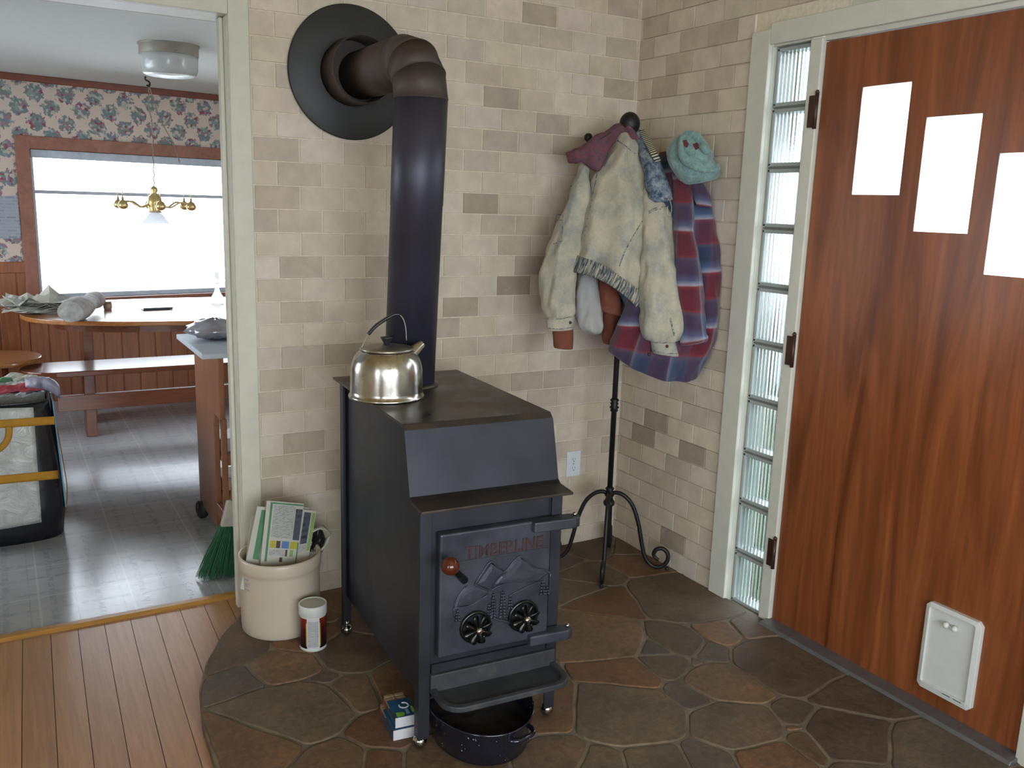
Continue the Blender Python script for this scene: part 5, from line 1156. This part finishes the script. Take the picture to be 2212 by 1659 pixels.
# broom behind the jamb
br = root('broom', 'broom with green bristles leaning behind the door casing', 'broom', loc=(-1.66, .36, FL))
cap0, cap1 = atY(478, 1140, .36), atY(508, 1140, .36); ct0, ct1 = atY(492, 1085, .36), atY(508, 1082, .36)
m = MB(); m.prism([cap0, cap1+Vector((.02, 0, 0)), ct1+Vector((.01, 0, 0)), ct0], (0, .03, 0)); part('bristle_cap', m, MAT['broomcap'], br, .004)
hb = (ct0+ct1)/2+Vector((.01, .015, -.01)); m = MB(); m.tube([hb, hb+Vector((.09, .05, 1.15))], .011, 12); part('handle', m, MAT['thresh'], br)
m = MB(); rnd = random.Random(2)
bl, brr = atZ(428, 1252, FL+.005), atZ(520, 1242, FL+.005)
for i in range(420):
    u = rnd.random(); w = rnd.uniform(.0, .032); a = cap0.lerp(cap1+Vector((.02, 0, 0)), u)+Vector((0, w, .004)); b = bl.lerp(brr, min(1.05, max(-.06, u+rnd.uniform(-.04, .04)))); b = Vector((b.x, .34+w*2.2-.02, FL+.002+rnd.random()*.03*(1-u)))
    md = a.lerp(b, .5)+Vector((rnd.uniform(-.004, .004), rnd.uniform(-.004, .004), 0)); m.tube([a, md, b], [.0018, .0016, .001], 4, cap=False)
part('bristles', m, MAT['broomgreen'], br, kind='stuff')

# clear tote bag stuffed with papers
bx1, by = -2.185, 1.055; zt_ = zV(122, 868, bx1, by); bx0 = -2.75; bd_ = .34
print('bag top', zt_)
bg = root('tote_bag', 'clear vinyl tote with black edges and yellow straps on the kitchen floor', 'bag', loc=(-2.46, by+.17, FL))
def rbox(x0, x1, y0, y1, z0, z1, m, sag=.012):
    G = 10; 
m = MB(); R = []; 
n_ = 60
for j in range(13):
    t_ = j/12; z = FL+(zt_-FL)*t_; bul = .014*sin(pi*t_); cr_r = .05; ring = []
    for i in range(n_):
        a = 2*pi*i/n_; ex = 7 if t_ > .12 else 4; s_ = (abs(cos(a))**ex+abs(sin(a))**ex)**(-1/ex)
        k = .965+.035*min(1, t_*5) 
        hx = ((bx1-bx0)/2+bul)*k-(.03*(1-t_)*0); p = Vector(((bx0+bx1)/2+hx*s_*cos(a)+(.035*(1-t_)), by+bd_/2+(bd_/2+bul)*k*s_*sin(a), z)); p += Vector((0, 1, 0))*.004*noise.noise(p*16); ring.append(p)
    R.append(ring)
m.rings(R, 0, cap0=True, cap1=False); part('body', m, MAT['blackbag'], bg, solid=.003); bvb = surf(m)
def onbag(x, y, off=.003):
    d = ray(x, y).normalized(); h = bvb.ray_cast(CAM, d); return (h[0]-d*off) if h[0] else atY(x, y, by-.004)
def patch(poly, nu, nv, off, mm, name, th=.0015, label=None):
    (tl, tr, br_, bl_) = poly; rows = []
    for j in range(nv+1):
        v = j/nv; rows.append([onbag(tl[0]*(1-u)*(1-v)+tr[0]*u*(1-v)+br_[0]*u*v+bl_[0]*(1-u)*v, tl[1]*(1-u)*(1-v)+tr[1]*u*(1-v)+br_[1]*u*v+bl_[1]*(1-u)*v, off) for u in [i/nu for i in range(nu+1)]])
    m = MB(); m.rings(rows, closed=False, cap0=False, cap1=False); return part(name, m, mm, bg, solid=th, label=label)
patch(((-60,884),(72,880),(90,1128),(-60,1155)), 14, 24, .003, MAT['clear'], 'clear_panel', label='crinkled translucent panel')
patch(((-60,911),(117,899),(118,917),(-60,929)), 14, 3, .006, MAT['yellowstrap'], 'strap')
patch(((-60,1033),(125,1016),(127,1034),(-60,1052)), 14, 3, .006, MAT['yellowstrap'], 'strap')
m = MB(); P = smooth_path([onbag(20, 922, .009), onbag(18, 945, .016), onbag(8, 962, .018), onbag(-12, 978, .012)], 5); m.tube(P, [(.0125, .0018)]*len(P), 8, flat=KD); part('strap_loop', m, MAT['yellowstrap'], bg)
m = MB(); m.prism([(bx1+.012, by+.015, zt_-.0), (bx1+.012, by+.30, zt_-.0), (bx1+.03, by+.30, .10), (bx1+.033, by+.03, .10)], (.006, 0, 0)); part('side_panel', m, MAT['tealbag'], bg, .002, label='pale blue side panel')
m = MB(); P = smooth_path([Vector((bx1+.02, by+.12, zt_-.05)), Vector((bx1+.045, by+.12, .25)), Vector((bx1+.05, by+.12, .15)), Vector((bx1+.04, by+.12, .06))], 5); m.tube(P, [(.011, .0018)]*len(P), 8, flat=Vector((0, 1, 0))); part('side_strap', m, MAT['yellowstrap'], bg)
m = MB(); m.tube([R[-1][i]+Vector((0, 0, .002)) for i in range(n_)]+[R[-1][0]+Vector((0, 0, .002))], .004, 8, cap=False); part('binding', m, MAT['blackbag'], bg)
def heap(name, label, cat, px, py, zz, L_, W_, hgt, rz, seed, mm, group=None, deep=False):
    """crumpled folded paper lying inside the bag mouth"""
    p = atZ(px, py, zz); X = Matrix.Translation(p) @ Matrix.Rotation(rz, 4, 'Z') @ Matrix.Rotation(.12, 4, 'X'); G = 16; rows = []
    for v in range(G+1):
        rows.append([X @ Vector(((u/G-.5)*L_*(1-.08*noise.noise(Vector((v*.5, seed, 0)))), (v/G-.5)*W_, hgt*(.5+noise.noise(Vector((u*.35, v*.35, seed*2.3)))+.35*abs(noise.noise(Vector((u*.9, v*.9, seed))))))) for u in range(G+1)])
    m = MB(); n1_ = G+1; top = [p_ for r_ in rows for p_ in r_]; lowz = (FL+.02) if deep else None
    if deep:
        bot = [Vector((p_.x, p_.y, lowz)) for p_ in top]; N_ = len(top); fs = []
        for v in range(G):
            for u in range(G): a_ = v*n1_+u; fs += [(a_, a_+1, a_+1+n1_, a_+n1_), (N_+a_, N_+a_+n1_, N_+a_+1+n1_, N_+a_+1)]
        for u in range(G): fs += [(u, N_+u, N_+u+1, u+1), (G*n1_+u, G*n1_+u+1, N_+G*n1_+u+1, N_+G*n1_+u)]
        for v in range(G): fs += [(v*n1_, (v+1)*n1_, N_+(v+1)*n1_, N_+v*n1_), (v*n1_+G, N_+v*n1_+G, N_+(v+1)*n1_+G, (v+1)*n1_+G)]
        m.add(top+bot, fs)
    else: m.rings(rows, closed=False, cap0=False, cap1=False, smooth=False)
    thing(name, m, mm, label, cat, group, solid=0 if deep else .008)
heap('newspaper', 'folded newspapers filling the front of the tote bag', 'newspaper', -8, 850, zt_-.02, .36, .20, .022, .08, 1, MAT['print'], 'newspapers in the tote bag', True)
heap('newspaper', 'folded cream newspapers filling the back of the tote bag', 'newspaper', -6, 829, zt_-.05, .34, .10, .03, .06, 2, MAT['paper'], 'newspapers in the tote bag', True)
heap('flyer', 'red printed flyer on top of the papers in the tote bag', 'flyer', 42, 842, zt_+.016, .20, .085, .014, .1, 3, MAT['pred'])
p = atZ(112, 842, zt_+.015); m = MB(); Rg = []
for j in range(12):
    t_ = j/11; c = Vector((p.x-.10+.13*t_, p.y+.08-.10*t_, zt_+.022+.018*sin(pi*t_)-.05*max(0, t_-.75))); Rg.append([c+Vector((.0, .038*cos(q), .032*sin(q)))*(1+.35*noise.noise(Vector((q, j*.7, 4)))) for q in [2*pi*i/20 for i in range(20)]])
m.rings(Rg); thing('plastic_sack', m, MAT['greybag'], 'crumpled grey plastic sack draped over the tote bag corner', 'sack')
p = atZ(15, 822, zt_+.01); m = MB(); m.prism([p+Vector((-.08, .0, -.05)), p+Vector((-.02, .0, .015)), p+Vector((.02, .0, .012)), p+Vector((.05, .0, -.11)), p+Vector((-.08, .0, -.11))], (0, .02, 0)); thing('green_packet', m, MAT['pgreen'], 'small green packet poking out at the back of the tote bag', 'packet', bevel=.003)
# outside ground
m = MB(); m.box(.16, 6.5, -16, 16, -.35, -.30); struct('ground', m, MAT['ground'])
m = MB(); m.box(-14, .1, 5.6, 22, -.35, -.3); m.box(-14, -4.8, -20, 5.6, -.35, -.3); m.box(-4.8, .1, -20, -5.4, -.35, -.3); m.box(6.5, 30, -20, 20, -.35, -.30); struct('ground_bounce', m, MAT['bounce'])  # added pale ground, whitens the window views and bounces light inside

# ================================================================== LIGHT
w = bpy.data.worlds.new('sky'); S.world = w; w.use_nodes = True; bg_ = w.node_tree.nodes['Background']; bg_.inputs[0].default_value = (.82, .91, 1, 1); bg_.inputs[1].default_value = 5.5
def portal(name, loc, rot, sx, sy):
    l = bpy.data.lights.new(name, 'AREA'); l.shape = 'RECTANGLE'; l.size = sx; l.size_y = sy; l.energy = 1; l.cycles.is_portal = True
    o = bpy.data.objects.new(name, l); COL.objects.link(o); o.location = loc; o.rotation_euler = rot; return o
# area lights point along -Z; portals face into the room
portal('portal_front', (-2.3, -5.34, 1.3), (radians(90), 0, 0), 3.4, 1.6)
portal('portal_left', (-4.74, -4.0, 1.25), (radians(90), 0, radians(-90)), 1.8, 1.7)
portal('portal_kitchen_left', (-4.52, 2.3, 1.28), (radians(90), 0, radians(-90)), 2.2, 1.35)  # serves the added kitchen window
portal('portal_door', (.16, -1.39, 1.1), (radians(90), 0, radians(90)), 1.1, 2.1)
kc = XW @ Vector(((W0+W1)/2, .13, (WZ0+WZ1)/2)); portal('portal_kitchen', kc, (radians(90), 0, math.atan2(KD.y, KD.x)+pi), W1-W0, WZ1-WZ0)
S.view_settings.view_transform = 'Standard'; S.view_settings.look = 'None'; S.view_settings.gamma = 1; S.view_settings.use_curve_mapping = False; S.view_settings.exposure = 1.42
S.cycles.use_denoising = True; S.cycles.max_bounces = 9; S.cycles.diffuse_bounces = 5; S.cycles.transparent_max_bounces = 16; S.cycles.transmission_bounces = 10; S.cycles.sample_clamp_indirect = 8
S.cycles.caustics_refractive = True; S.cycles.caustics_reflective = False
